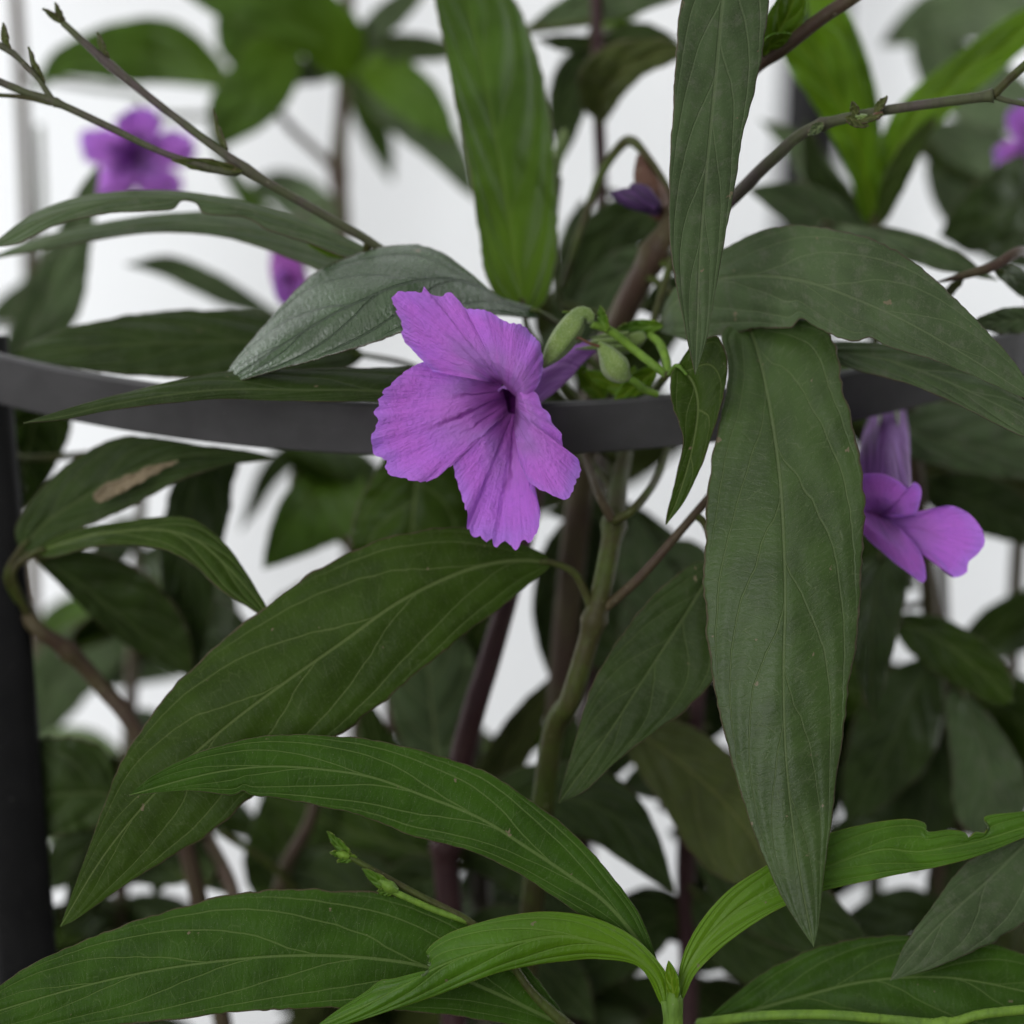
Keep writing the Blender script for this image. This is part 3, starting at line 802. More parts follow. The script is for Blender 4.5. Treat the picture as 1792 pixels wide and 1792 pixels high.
# pale leaf under it
leaf(pb, [(1440, 612), (1520, 622), (1600, 645), (1690, 682), (1800, 735), (1880, 770)],
     [(1460, 598), (1530, 600), (1620, 610), (1710, 645), (1800, 705)],
     [(1460, 630), (1500, 648), (1580, 668), (1660, 700), (1740, 740), (1800, 766)],
     d=(2.2, 0.6, -0.4, -0.8), e=(0.6, -0.3), mat='dusty', nu=110, nh=16, N=6, at=[(1380, 600, 2.8), (1250, 560, 3.4), (1130, 480, 3.6)])
# long hanging leaf
leaf(pb, [(1306, 560), (1330, 630), (1352, 740), (1366, 850), (1372, 960), (1374, 1060), (1371, 1180), (1375, 1320), (1388, 1450), (1405, 1560), (1424, 1657)],
     [(1262, 580), (1274, 640), (1264, 720), (1244, 800), (1236, 930), (1230, 1010), (1236, 1110), (1248, 1200), (1268, 1290), (1300, 1400), (1338, 1505), (1380, 1590)],
     [(1440, 570), (1474, 670), (1499, 760), (1510, 840), (1510, 940), (1505, 1050), (1490, 1180), (1472, 1300), (1457, 1420), (1444, 1520), (1434, 1610)],
     d=(1.4, -0.6, -1.8, -2.4, -2.6, -3.0), e=(0.7, 0.3), mat='hang', nu=190, nh=26, N=7.5, wave=0.05, at=[(1290, 525, 2.4), (1220, 490, 3.0), (1150, 455, 3.5)])
for q in ((1500, 205, 1492, 178, 0.3, 7), (1530, 200, 1552, 168, 0.3, 6), (1440, 215, 1415, 236, 0.3, 9), (1500, 212, 1545, 200, 0.2, 6), (1480, 205, 1520, 220, 0.2, 9)):
    bract(pb, *q, mat='olive' if q[0] != 1440 else 'under')
pod(pb, [(1520, 205, 0.35, 5), (1505, 208, 0.35, 9), (1492, 210, 0.35, 5)], name='bud')
pod(pb, [(1545, 198, 0.3, 4), (1535, 203, 0.3, 7), (1524, 207, 0.3, 3)], 'dry', name='bud')
# fresh leaf pair at the top twig
leaf(pb, [(1338, 100), (1360, 60), (1385, 10), (1400, -50)], w=28, d=(1.6, 1.4, 1.2), e=(0.2, -0.3), mat='lime', nu=40, nh=8, N=5, pet=False)
leaf(pb, [(1336, 102), (1350, 78), (1385, 60)], w=13, d=(1.5, 1.2, 1.0), e=(0.2, -0.3), mat='lime', nu=30, nh=6, N=5, pet=False)
# wilted flower
wf = flower_tube(pb, [(1120, 270, 3.6, 6), (1128, 300, 3.6, 20), (1140, 335, 3.5, 27), (1150, 365, 3.4, 20), (1158, 385, 3.4, 8)], mat='dry', label='wilted brown flower head with dark shrivelled petals')
pod(pb, [(1152, 370, 3.2, 10), (1125, 352, 3.1, 20), (1095, 345, 3.1, 16), (1070, 338, 3.2, 4)], 'wilt', name='petal', parent=wf, ridges=7)
pod(pb, [(1150, 362, 3.0, 10), (1125, 338, 3.0, 14), (1105, 325, 3.1, 5)], 'wilt', name='petal', parent=wf, ridges=7)
stem(pb, [(985, 500, 4.5, 6), (1010, 420, 4.2, 6), (1050, 310, 4.0, 8), (1080, 262, 3.9, 9), (1102, 246, 3.8, 10), (1125, 265, 3.6, 8), (1170, 330, 3.3, 5), (1176, 380, 3.3, 5)], 'stem_green', name='side_shoot')

# ------------------------------------------------------------------ plant C: fresh shoot at the bottom
pc = Plant('young plant with a fresh bright green leaf pair, the paler leaf nibbled')
stem(pc, [(1185, 1900, -1.2, 20), (1178, 1800, -1.4, 18), (1180, 1752, -1.6, 15), (1180, 1728, -1.6, 8)], 'stem_lime', root=True)
leaf(pc, [(1168, 1775), (1150, 1712), (1110, 1673), (1050, 1650), (980, 1638), (900, 1650), (830, 1668), (770, 1690), (700, 1728), (620, 1768), (545, 1802)],
     [(1172, 1720), (1150, 1680), (1105, 1637), (1040, 1606), (960, 1595), (880, 1604), (805, 1625), (765, 1645), (746, 1665), (752, 1676), (749, 1684), (760, 1688), (757, 1699), (738, 1700), (690, 1712), (665, 1716), (640, 1735), (590, 1768)],
     [(1155, 1755), (1119, 1693), (1047, 1679), (990, 1682), (930, 1690), (860, 1706), (770, 1740), (680, 1770), (610, 1792), (570, 1800)],
     d=(-1.6, -2.0, -2.5, -2.8, -2.6), e=(0.5, 0.15), mat='fresh', nu=170, nh=20, N=7, rag=0.004, at=[(1174, 1800, -1.5)], petmat='stem_lime', label='nibbled fresh green leaf', petr=8)
leaf(pc, [(1186, 1770), (1195, 1715), (1225, 1658), (1290, 1592), (1370, 1546), (1450, 1515), (1540, 1487), (1610, 1490), (1700, 1475), (1792, 1448), (1880, 1425)],
     [(1190, 1690), (1218, 1625), (1270, 1562), (1340, 1515), (1420, 1470), (1500, 1445), (1580, 1433), (1618, 1440), (1624, 1455), (1660, 1452), (1688, 1456), (1697, 1466), (1708, 1456), (1724, 1458), (1730, 1444), (1725, 1428), (1792, 1420), (1840, 1415)],
     [(1200, 1740), (1222, 1698), (1280, 1645), (1360, 1592), (1440, 1560), (1540, 1537), (1640, 1517), (1720, 1495), (1792, 1465)],
     d=(-1.6, -1.2, -0.8, -0.5, -0.2), e=(0.3, -0.25), mat='fresh', nu=170, nh=20, N=7, rag=0.004, at=[(1182, 1800, -1.5)], petmat='stem_lime', petr=9, label='fresh green leaf with its upper edge eaten away')
leaf(pc, [(1180, 1755), (1176, 1720), (1169, 1682)], w=11, d=(-1.8, -1.9, -2.0), e=(-0.2, 0.2), mat='lime', nu=30, nh=6, N=4, pet=False)
leaf(pc, [(1160, 1720), (1120, 1650), (1060, 1580), (1000, 1535), (920, 1482), (840, 1432), (740, 1392), (650, 1360), (560, 1346), (480, 1341), (400, 1348), (330, 1362), (225, 1392)],
     [(1150, 1680), (1120, 1600), (1080, 1545), (1020, 1475), (940, 1408), (850, 1350), (760, 1320), (660, 1297), (560, 1287), (450, 1290), (350, 1316), (270, 1355)],
     [(1125, 1690), (1060, 1630), (1000, 1590), (910, 1530), (820, 1490), (720, 1461), (640, 1430), (540, 1406), (470, 1396), (440, 1392), (425, 1384), (405, 1392), (340, 1384), (280, 1387)],
     d=(-1.0, -1.2, -1.4, -1.8, -2.6), e=(0.4, -0.2), mat='green', nu=170, nh=22, N=8, at=[(1172, 1760, -1.3), (1178, 1830, -1.3)])

# ------------------------------------------------------------------ plant D: lower left
pd_ = Plant('plant with a broad dark leaf and thin budding twig behind the fresh shoot')
stem(pd_, [(1180, 1960, 0.5, 16), (1120, 1900, 0.2, 14), (1040, 1830, -0.2, 12), (990, 1792, -0.4, 11), (930, 1735, -0.5, 8), (880, 1665, -0.6, 7), (820, 1612, -0.6, 7), (740, 1570, -0.6, 6), (680, 1538, -0.6, 6), (610, 1498, -0.6, 5)], 'stem_green', root=True)
stem(pd_, [(820, 1613, -0.6, 6), (760, 1592, -0.7, 6), (710, 1570, -0.8, 6), (680, 1556, -0.8, 6)], 'stem_lime', name='twig')
for q in ((615, 1500, 572, 1455, -0.6, 8), (620, 1500, 578, 1492, -0.6, 7), (625, 1500, 590, 1508, -0.7, 6), (690, 1560, 634, 1520, -0.8, 10), (690, 1562, 660, 1560, -0.8, 7)):
    bract(pd_, *q)
pod(pd_, [(612, 1499, -0.65, 5), (600, 1496, -0.65, 8), (588, 1492, -0.65, 2)], 'stem_lime', name='bud', ridges=3)
pod(pd_, [(696, 1560, -0.85, 5), (682, 1552, -0.85, 11), (664, 1540, -0.85, 4)], 'stem_lime', name='bud', ridges=3)
leaf(pd_, [(1030, 1815), (960, 1782), (860, 1735), (760, 1695), (640, 1676), (520, 1672), (400, 1680), (260, 1700), (130, 1730), (0, 1768), (-90, 1800)],
     [(1000, 1790), (930, 1700), (870, 1650), (780, 1594), (660, 1563), (520, 1557), (400, 1567), (270, 1602), (130, 1652), (40, 1697), (-40, 1755)],
     [(1010, 1815), (900, 1795), (800, 1778), (700, 1768), (560, 1764), (420, 1772), (300, 1784), (150, 1798), (0, 1812)],
     d=(0.2, -0.8, -1.4, -1.8, -2.4), e=(0.5, -0.4), mat='green', nu=170, nh=24, N=8)

# ------------------------------------------------------------------ plant E: lower right
pe = Plant('plant with broad dark leaves low beside the fresh green shoot, yellow green stalk')
stem(pe, [(1200, 1960, 1.5, 16), (1212, 1850, 1.2, 14), (1226, 1790, 1.0, 11)], 'stem_green', root=True)
stem(pe, [(1222, 1792, 0.8, 10), (1330, 1778, 0.2, 9), (1450, 1776, -0.2, 9), (1560, 1785, -0.3, 9), (1655, 1792, -0.4, 10), (1720, 1775, -0.6, 9), (1850, 1762, -0.8, 9)], 'stem_lime', name='side_shoot', nodes=((1655, 1790),))
leaf(pe, [(1236, 1786), (1310, 1770), (1400, 1745), (1500, 1720), (1600, 1710), (1700, 1716), (1860, 1750)],
     [(1262, 1760), (1340, 1700), (1440, 1655), (1540, 1637), (1640, 1640), (1740, 1652), (1830, 1690)],
     [(1300, 1800), (1420, 1812), (1560, 1815), (1700, 1820), (1800, 1800)],
     d=(1.0, 0.8, 0.6, 0.5), e=(0.4, -0.4), mat='green', nu=120, nh=20, N=6)
leaf(pe, [(1890, 1395), (1810, 1462), (1740, 1530), (1640, 1622), (1558, 1716)],
     [(1860, 1400), (1770, 1470), (1690, 1512), (1622, 1598), (1580, 1660)],
     [(1890, 1500), (1850, 1560), (1800, 1610), (1726, 1655), (1640, 1692)],
     d=(0.8, 0.4, 0.0, -0.4), e=(0.2, 0.1), mat='dusty', nu=110, nh=18, N=6, at=[(1950, 1450, 1.0), (1960, 1640, 0.4), (1900, 1750, -0.6), (1850, 1762, -0.8)])

# ------------------------------------------------------------------ plant F: left side behind the hoop
pf = Plant('plant behind the left of the hoop with a tan scar streak on one leaf')
stem(pf, [(420, 1950, 5, 17), (330, 1500, 4.6, 16), (240, 1285, 4.2, 15), (180, 1205, 4.2, 15), (120, 1140, 4, 15), (60, 1095, 3.8, 14), (38, 1040, 4.2, 12), (33, 960, 5.0, 10), (20, 900, 5.4, 9), (-20, 800, 5.4, 8)], 'stem_brown', root=True, nodes=((38, 1080), (120, 1140)))
leaf(pf, [(35, 962), (80, 915), (150, 868), (230, 825), (310, 800), (400, 790), (480, 800)],
     [(28, 920), (75, 850), (140, 798), (210, 765), (290, 768), (360, 780), (430, 788)],
     [(70, 965), (130, 930), (200, 900), (260, 870), (320, 838), (390, 815), (440, 808)],
     d=(3.4, 3.2, 3.0, 3.2), e=(0.2, -0.2), mat='dark', N=6)
# the tan dried streak lying on that leaf
leaf(pf, [(168, 876), (185, 858), (220, 840), (262, 820), (312, 806)], [(164, 866), (180, 850), (225, 832), (270, 814)], [(176, 880), (200, 868), (232, 852), (275, 828)], d=(2.85, 2.8, 2.75), mat='olive', nu=40, nh=5, pet=False, label='tan dried streak along the leaf').data.materials[0] = M['tan']
leaf(pf, [(60, 968), (110, 950), (170, 935), (240, 927), (300, 930), (350, 950), (410, 1005), (480, 1089)],
     [(85, 945), (140, 925), (200, 914), (290, 904), (345, 912), (395, 952), (430, 1000), (460, 1050)],
     [(90, 975), (170, 955), (240, 955), (290, 962), (340, 990), (390, 1035), (440, 1065)],
     d=(3.2, 2.4, 1.6, 1.0), e=(0.4, -0.2), mat='mid', nu=100, nh=16, N=6)
leaf(pf, [(62, 972), (130, 1015), (200, 1070), (270, 1125), (338, 1190)], [(72, 990), (130, 1050), (175, 1095), (230, 1135), (290, 1165)], [(130, 960), (220, 985), (290, 1040), (330, 1110)], d=(3.8, 4.4, 5), e=(0.2, -0.2), mat='dark', N=6)
leaf(pf, [(345, 800), (330, 900), (325, 1000), (328, 1100), (338, 1195)], [(300, 850), (282, 940), (285, 1050), (310, 1140)], [(412, 805), (410, 840), (400, 905), (385, 980), (370, 1070), (355, 1150)], d=(5, 5, 5.2), e=(0.2, 0.1), mat='dark', N=6, rag=0.03, at=[(300, 780, 5), (100, 800, 4.6), (0, 800, 4)])
leaf(pf, [(210, 1392), (140, 1388), (40, 1400), (-60, 1430)], [(180, 1310), (90, 1290), (0, 1330)], [(190, 1440), (110, 1460), (0, 1470)], d=(4.2, 4, 3.8), mat='dark', N=5, at=[(250, 1360, 4.4), (270, 1345, 4.4)])
leaf(pf, [(-10, 735), (10, 800), (42, 890)], w=22, d=(4.6, 4.2, 4.0), mat='dark', N=4, nu=40, nh=8)
leaf(pf, [(70, 700), (50, 780), (40, 850), (35, 900)], [(10, 720), (0, 800), (15, 860)], [(125, 730), (105, 800), (70, 860)], d=(5, 5, 5), mat='mid', N=5, nu=50, nh=10)
stem(pf, [(420, 1620, 5, 13), (400, 1540, 5, 13), (352, 1440, 5, 12), (330, 1330, 5, 10)], 'stem_pink', name='side_shoot')
stem(pf, [(520, 1560, 5.4, 7), (470, 1510, 5.2, 7), (385, 1455, 5.0, 7)], 'stem_green', name='side_shoot')
stem(pf, [(470, 1640, 5.6, 13), (500, 1520, 5.6, 13), (545, 1430, 5.6, 11), (560, 1330, 5.8, 9)], 'stem_brown', name='side_shoot')

# ------------------------------------------------------------------ plant G: twig crossing upper left
pg = Plant('plant with a thin bare forking twig reaching over the upper left leaves')
stem(pg, [(860, 1950, 7, 18), (830, 1300, 6, 16), (800, 800, 4.5, 12), (760, 520, 3.0, 9), (660, 432, 2.0, 8), (560, 372, 1.6, 8), (430, 296, 1.2, 8), (300, 200, 1.2, 7), (190, 112, 1.2, 7), (110, 40, 1.2, 6)], 'stem_twig', root=True, nodes=((430, 296), (190, 108)))
stem(pg, [(428, 296, 1.2, 7), (400, 300, 1.1, 9), (350, 288, 1.0, 7), (280, 265, 1.0, 6), (180, 217, 1.0, 7), (95, 178, 1.0, 7), (40, 160, 1.0, 7), (-30, 130, 1.0, 7)], 'stem_twig', name='twig', nodes=((95, 178),))
stem(pg, [(92, 175, 1.0, 6), (60, 130, 1.0, 5), (20, 92, 1.0, 6), (-20, 70, 1, 6)], 'stem_twig', name='twig')
stem(pg, [(90, 182, 1.0, 4), (40, 170, 1, 4), (-30, 165, 1, 4)], 'stem_green', name='twig')
for q in ((425, 300, 300, 280, 0.95, 11), (112, 42, 75, 15, 1.2, 5), (112, 40, 96, 5, 1.2, 5), (190, 108, 170, 55, 1.2, 5), (400, 275, 372, 190, 1.3, 5), (15, 92, 5, 40, 1.0, 6), (80, 155, 50, 82, 1.0, 5)):
    bract(pg, *q, mat='olive')
leaf(pg, [(660, 452), (560, 405), (460, 372), (360, 352), (260, 345), (160, 357), (70, 385), (-20, 432)],
     [(640, 432), (540, 388), (440, 355), (350, 338), (260, 332), (150, 342), (60, 372)],
     [(620, 455), (540, 425), (470, 402), (430, 380), (360, 374), (345, 355), (318, 350), (300, 366), (240, 370), (190, 372), (100, 392), (30, 425)],
     d=(2.2, 1.8, 1.6, 1.6), e=(0.9, -0.3), mat='dusty', nu=120, nh=14, N=7, wave=0.12, rag=0.03)
leaf(pg, [(640, 480), (560, 442), (460, 408), (350, 392), (240, 395), (120, 415), (-30, 455)],
     [(600, 440), (500, 395), (400, 372), (300, 372), (200, 385), (80, 412)],
     [(600, 490), (540, 465), (450, 430), (350, 408), (240, 408), (120, 428)],
     d=(3.2, 3.2, 3.2), e=(0.6, -0.3), mat='dusty', N=6)
leaf(pg, [(620, 450), (570, 430), (520, 408)], w=14, d=(2.4, 2.2), mat='lime', nu=30, nh=6, N=4)

# ------------------------------------------------------------------ plant H: blurred background left
ph = Plant('blurred plant near the white wall with a lilac flower behind the bare twig')
stem(ph, [(60, 1950, 9, 14), (60, 1300, 10, 12), (55, 700, 11, 11), (48, 400, 11, 11), (40, 200, 11, 11), (28, 0, 11, 11), (20, -90, 11, 9)], 'stem_brown', root=True)
stem(ph, [(62, 560, 11, 7), (72, 380, 11, 7), (68, 220, 11, 6)], 'stem_green', name='side_shoot')
stem(ph, [(40, 130, 11, 6), (150, 150, 11.5, 6), (240, 165, 12, 6), (252, 205, 11.2, 5)], 'stem_green', name='side_shoot')
round_flower(ph, 240, 275, 8.5, 105, 0.35, 0.85, 0.5, (252, 205), label='blurred lilac flower')
leaf(ph, [(15, 650), (60, 560), (110, 450), (148, 360), (172, 285)], [(5, 620), (30, 540), (85, 430), (140, 330)], [(75, 640), (140, 545), (160, 430), (172, 320)], d=(7, 6.6, 6.4), mat='dusty', N=5, nu=60, nh=10)
leaf(ph, [(415, 165), (340, 115), (230, 92), (120, 105), (60, 170)], [(380, 95), (300, 35), (200, 38), (100, 85), (70, 130)], [(390, 160), (330, 150), (220, 145), (110, 135)], d=(11, 9.5, 9.5), mat='tall', N=5, nu=60, nh=10)
leaf(ph, [(-20, 560), (40, 520), (60, 470)], w=24, d=(10, 10), mat='dusty', nu=40, nh=8)
leaf(ph, [(55, 1300), (110, 1180), (190, 1120), (290, 1100)], w=55, d=(10, 9, 9), mat='dusty', nu=50, nh=8)
leaf(ph, [(55, 1330), (120, 1310), (180, 1340), (240, 1420)], w=40, d=(10, 9, 9), mat='under', nu=50, nh=8)
leaf(ph, [(58, 1200), (100, 1110), (160, 1070), (250, 1060)], w=40, d=(10, 11, 12), mat='tall', nu=50, nh=8)

# ------------------------------------------------------------------ plant I: blurred background, dark upright stem at upper left of centre
pi_ = Plant('blurred plant with a dark upright stem and broad arching leaves against the wall')
stem(pi_, [(640, 1950, 10, 14), (620, 1200, 10, 13), (605, 700, 10, 12), (602, 400, 10, 12), (592, 300, 10, 14), (600, 180, 10, 13), (606, 60, 10, 12), (612, -80, 10, 12)], 'stem_brown', root=True, nodes=((592, 300),))
stem(pi_, [(590, 300, 10, 9), (550, 262, 10, 8), (510, 225, 10, 8), (470, 175, 10, 7), (440, 150, 10, 6)], 'stem_brown', name='side_shoot')
leaf(pi_, [(610, 150), (560, 70), (480, 15), (400, -20), (290, -40)], [(640, 60), (560, -30), (420, -80)], [(570, 130), (520, 90), (440, 50), (370, 22), (320, -10)], d=(9.5, 8.6, 8.6), mat='tall', N=5, nu=60, nh=10)
leaf(pi_, [(500, 110), (470, 90), (430, 60), (380, 10)], w=55, d=(9.8, 9.6, 9.6), mat='tall', nu=50, nh=8)
leaf(pi_, [(512, 60), (475, 130), (430, 190), (375, 268)], [(450, 60), (400, 120), (365, 180), (368, 240)], [(528, 90), (515, 160), (470, 215), (400, 255)], d=(9.6, 9.2, 9.2), mat='tall', N=5, nu=60, nh=10)
leaf(pi_, [(606, 110), (635, 175), (662, 240), (686, 318)], w=26, d=(10.4, 11.5, 12), mat='tall', nu=50, nh=8)
leaf(pi_, [(610, 105), (670, 130), (730, 175), (800, 250)], w=42, d=(9.6, 8.8, 8.4), mat='tall', nu=50, nh=8)
leaf(pi_, [(612, 110), (700, 190), (770, 250), (835, 350)], w=38, d=(10, 9.5, 9), mat='dusty', nu=50, nh=8)
leaf(pi_, [(606, 100), (680, 85), (750, 85), (830, 95)], w=24, d=(9.6, 9, 8.6), mat='dark', nu=50, nh=8)
leaf(pi_, [(612, 120), (540, 125), (480, 115), (400, 60)], w=22, d=(9.8, 10, 10.4), mat='dusty', nu=50, nh=8)
leaf(pi_, [(612, 90), (690, 20), (760, -40)], w=24, d=(9.8, 9, 9), mat='dusty', nu=50, nh=8)
leaf(pi_, [(604, 560), (500, 555), (400, 515), (310, 472), (220, 462)], [(500, 550), (440, 515), (380, 478), (300, 448)], [(500, 562), (440, 548), (380, 530), (300, 490)], d=(9.6, 8, 7.6), mat='dusty', N=5, nu=60, nh=10)
leaf(pi_, [(604, 420), (540, 360), (480, 330), (420, 350)], w=38, d=(10, 11, 11.5), mat='dusty', nu=50, nh=8)
leaf(pi_, [(606, 480), (500, 420), (420, 330), (370, 240)], w=18, d=(10, 10, 10.5), mat='tall', nu=50, nh=8)
leaf(pi_, [(604, 790), (550, 850), (500, 930), (460, 995)], [(560, 800), (500, 860), (470, 930)], [(640, 830), (630, 920), (560, 960), (500, 985)], d=(8, 6.5, 6.2), mat='tall', nu=60, nh=10)
leaf(pi_, [(606, 770), (560, 790), (520, 850), (612, 965)], w=12, d=(8, 6.8, 6.4), mat='olive', nu=40, nh=6)
fl = flower_tube(pi_, [(512, 520, 6.2, 22), (508, 490, 6.4, 30), (500, 455, 6.8, 28), (494, 420, 7.4, 16), (500, 395, 7.8, 8)], label='blurred purple flower tube half hidden by leaves')
fl.data.materials[0] = M['petal']
for a0, rr in ((0.2, 1.0), (1.5, 1.0), (2.8, 1.0)):
    petal(fl, pi_, [(512 + 34 * math.cos(a0 + k), 500 + 40 * math.sin(a0 + k)) for k in np.linspace(0, 1.3, 6)], (505, 480), (515, 480), 6.4, 6.0, 6.0, ns=16, nt=10)
stem(pi_, [(500, 395, 7.8, 6), (540, 370, 9, 6), (596, 360, 10, 6)], 'stem_green', name='pedicel')

# ------------------------------------------------------------------ plant J: background top centre
pj = Plant('blurred plant behind the tall standing leaf with an olive leaf curling right')
stem(pj, [(1010, 1950, 9, 16), (1040, 1000, 8, 14), (1052, 500, 7, 12), (1052, 300, 6.4, 11), (1048, 200, 6, 11), (1045, 60, 6, 10), (1040, -80, 6, 9)], 'stem_purple', root=True)
leaf(pj, [(1048, 215), (1058, 160), (1100, 118), (1150, 95), (1215, 85)], [(1018, 185), (1016, 120), (1070, 78), (1150, 68)], [(1062, 210), (1088, 172), (1128, 132), (1180, 108)], d=(6, 5.2, 4.8), mat='olive', N=5, nu=60, nh=10)
leaf(pj, [(1046, 60), (1000, 60), (930, 45), (1060, 5), (1200, -10)][2:], w=30, d=(6.5, 6, 6), mat='dusty', nu=50, nh=8, pet=True)
leaf(pj, [(1046, 80), (1110, 55), (1190, 70)], w=16, d=(6.2, 6, 6), mat='dark', nu=40, nh=8)
leaf(pj, [(1044, 70), (1000, 75), (940, 70)], w=14, d=(6.2, 6, 6), mat='dark', nu=40, nh=8)
leaf(pj, [(1042, 60), (1070, 35), (1120, 25)], w=14, d=(6.6, 7, 7), mat='lime', nu=40, nh=8)
leaf(pj, [(1040, 80), (1005, 130), (990, 200), (985, 280)], w=32, d=(6.6, 6.4, 6.4), mat='dark', nu=50, nh=8)
leaf(pj, [(1030, 90), (1000, 120), (980, 160)], w=22, d=(7.2, 7.4), mat='mid', nu=40, nh=8)
leaf(pj, [(1165, 375), (1110, 375), (1050, 420), (1000, 490), (965, 570)], [(1120, 345), (1050, 360), (990, 430), (965, 510)], [(1150, 410), (1090, 450), (1040, 520), (1000, 560)], d=(6, 6, 5.6), mat='dark', N=5, nu=60, nh=10)
leaf(pj, [(1160, 440), (1110, 470), (1060, 510), (1000, 600)], [(1120, 430), (1060, 450), (1010, 520)], [(1150, 470), (1110, 530), (1050, 580)], d=(5.4, 5.2, 5), mat='dusty', N=5, nu=60, nh=10)
leaf(pj, [(1050, 560), (1000, 600), (960, 640), (940, 690)], w=40, d=(7, 6, 5.4), mat='dusty', nu=40, nh=8)
pod(pj, [(975, 310, 4.6, 5), (975, 285, 4.6, 9), (985, 245, 4.6, 9), (988, 225, 4.6, 3)], name='bud')
stem(pj, [(1050, 600, 7, 6), (985, 540, 5.0, 6), (968, 430, 4.7, 6), (978, 310, 4.6, 6)], 'stem_green', name='side_shoot')
leaf(pj, [(1200, 540), (1250, 500), (1290, 470), (1340, 430)], w=40, d=(5, 5, 5), mat='dark', nu=40, nh=8)
leaf(pj, [(1120, 540), (1180, 520), (1240, 500), (1300, 470)], w=36, d=(4.6, 4.4, 4.4), mat='dark', nu=40, nh=8)

# ------------------------------------------------------------------ plant K: lime shoot upper right
pk = Plant('plant with upright lime green young leaves in front of the back post')
stem(pk, [(1530, 1950, 9, 15), (1530, 1000, 8, 14), (1532, 600, 7, 13), (1532, 400, 6, 13), (1532, 365, 6, 10)], 'stem_green', root=True)
leaf(pk, [(1530, 400), (1512, 300), (1480, 200), (1430, 110), (1370, 40)], [(1505, 370), (1480, 290), (1430, 195), (1370, 100)], [(1548, 330), (1535, 230), (1505, 130), (1460, 50)], d=(6, 5.4, 5), mat='lime', N=6, nu=60, nh=10, pet=False)
leaf(pk, [(1530, 400), (1528, 300), (1508, 180), (1480, 80), (1440, -30)], [(1512, 350), (1480, 240), (1440, 100), (1410, 0)], [(1545, 320), (1540, 200), (1522, 110), (1480, 10)], d=(6.2, 6.2, 6), mat='lime', N=6, nu=60, nh=10, pet=False)
leaf(pk, [(1538, 400), (1550, 310), (1585, 230), (1660, 150), (1740, 90), (1850, 20)], [(1532, 330), (1540, 250), (1580, 175), (1680, 92), (1792, 15)], [(1560, 360), (1590, 290), (1650, 210), (1730, 140), (1800, 80)], d=(6, 5.6, 5.4), mat='lime', N=6, nu=60, nh=10, pet=False)
leaf(pk, [(1538, 400), (1560, 330), (1590, 270), (1640, 200)], w=20, d=(5.8, 5.4, 5.2), mat='mid', nu=40, nh=8, pet=False)
leaf(pk, [(1530, 480), (1480, 420), (1400, 360), (1310, 330)], w=44, d=(6.6, 6, 5.8), mat='dusty', nu=50, nh=8)
leaf(pk, [(1530, 470), (1480, 380), (1430, 300), (1410, 210)], w=28, d=(6.6, 6.6, 6.4), mat='dark', nu=50, nh=8)
leaf(pk, [(1440, 392), (1520, 402), (1620, 432), (1745, 490)], [(1500, 395), (1580, 402), (1660, 432)], [(1500, 430), (1600, 460), (1680, 480)], d=(4.6, 3.6, 3.0), mat='dusty', N=6, nu=60, nh=10, at=[(1460, 440, 5.4), (1528, 470, 6.8)])

# ------------------------------------------------------------------ plant L: background far right
pl_ = Plant('blurred plant beyond the lime shoot with a lilac flower and dark oval leaf')
stem(pl_, [(1760, 1950, 9, 15), (1770, 1200, 9, 14), (1800, 700, 8, 13), (1830, 300, 8, 12), (1840, -50, 8, 11)], 'stem_brown', root=True)
round_flower(pl_, 1830, 258, 7.5, 92, 0.9, 1.0, 0.2, (1850, 180), label='blurred lilac flower cut by the frame')
stem(pl_, [(1850, 180, 9.7, 5), (1838, 160, 8.6, 6), (1836, 130, 8, 6)], 'stem_green', name='pedicel')
leaf(pl_, [(1810, 330), (1760, 365), (1700, 395), (1645, 412)], [(1790, 270), (1720, 310), (1665, 370)], [(1810, 390), (1760, 425), (1700, 444)], d=(7, 6.4, 6.4), mat='dark', N=5, nu=50, nh=10)
leaf(pl_, [(1825, 350), (1740, 290), (1640, 250), (1570, 250)], w=55, d=(8, 9.5, 10), mat='dusty', nu=50, nh=8)
leaf(pl_, [(1830, 200), (1740, 170), (1650, 110), (1600, 30)], w=60, d=(8.4, 10, 10.5), mat='dusty', nu=50, nh=8)
leaf(pl_, [(1836, 60), (1740, 20), (1640, 30), (1540, 80)], w=50, d=(8.4, 10, 11), mat='dusty', nu=50, nh=8)
leaf(pl_, [(1830, 420), (1720, 340), (1650, 300), (1610, 230)], w=24, d=(8.4, 9, 9), mat='mid', nu=50, nh=8)
leaf(pl_, [(1800, 560), (1840, 570)] and [(1830, 560), (1790, 560), (1700, 566)], w=22, d=(2.8, 2.6, 2.4), mat='dusty', nu=40, nh=8, at=[(1850, 580, 5), (1810, 620, 8)])
stem(pl_, [(1815, 560, 8, 9), (1830, 470, 5, 9), (1790, 440, 2.6, 10), (1740, 465, 2, 9), (1690, 481, 1.9, 7), (1640, 494, 1.8, 1.5)], 'stem_brown', name='side_shoot')
leaf(pl_, [(1740, 468), (1780, 490), (1840, 540)], w=18, d=(2.2, 3, 3), mat='dusty', nu=40, nh=8)
leaf(pl_, [(1690, 480), (1650, 520), (1600, 545)], w=8, d=(2, 3, 3), mat='olive', nu=30, nh=6)

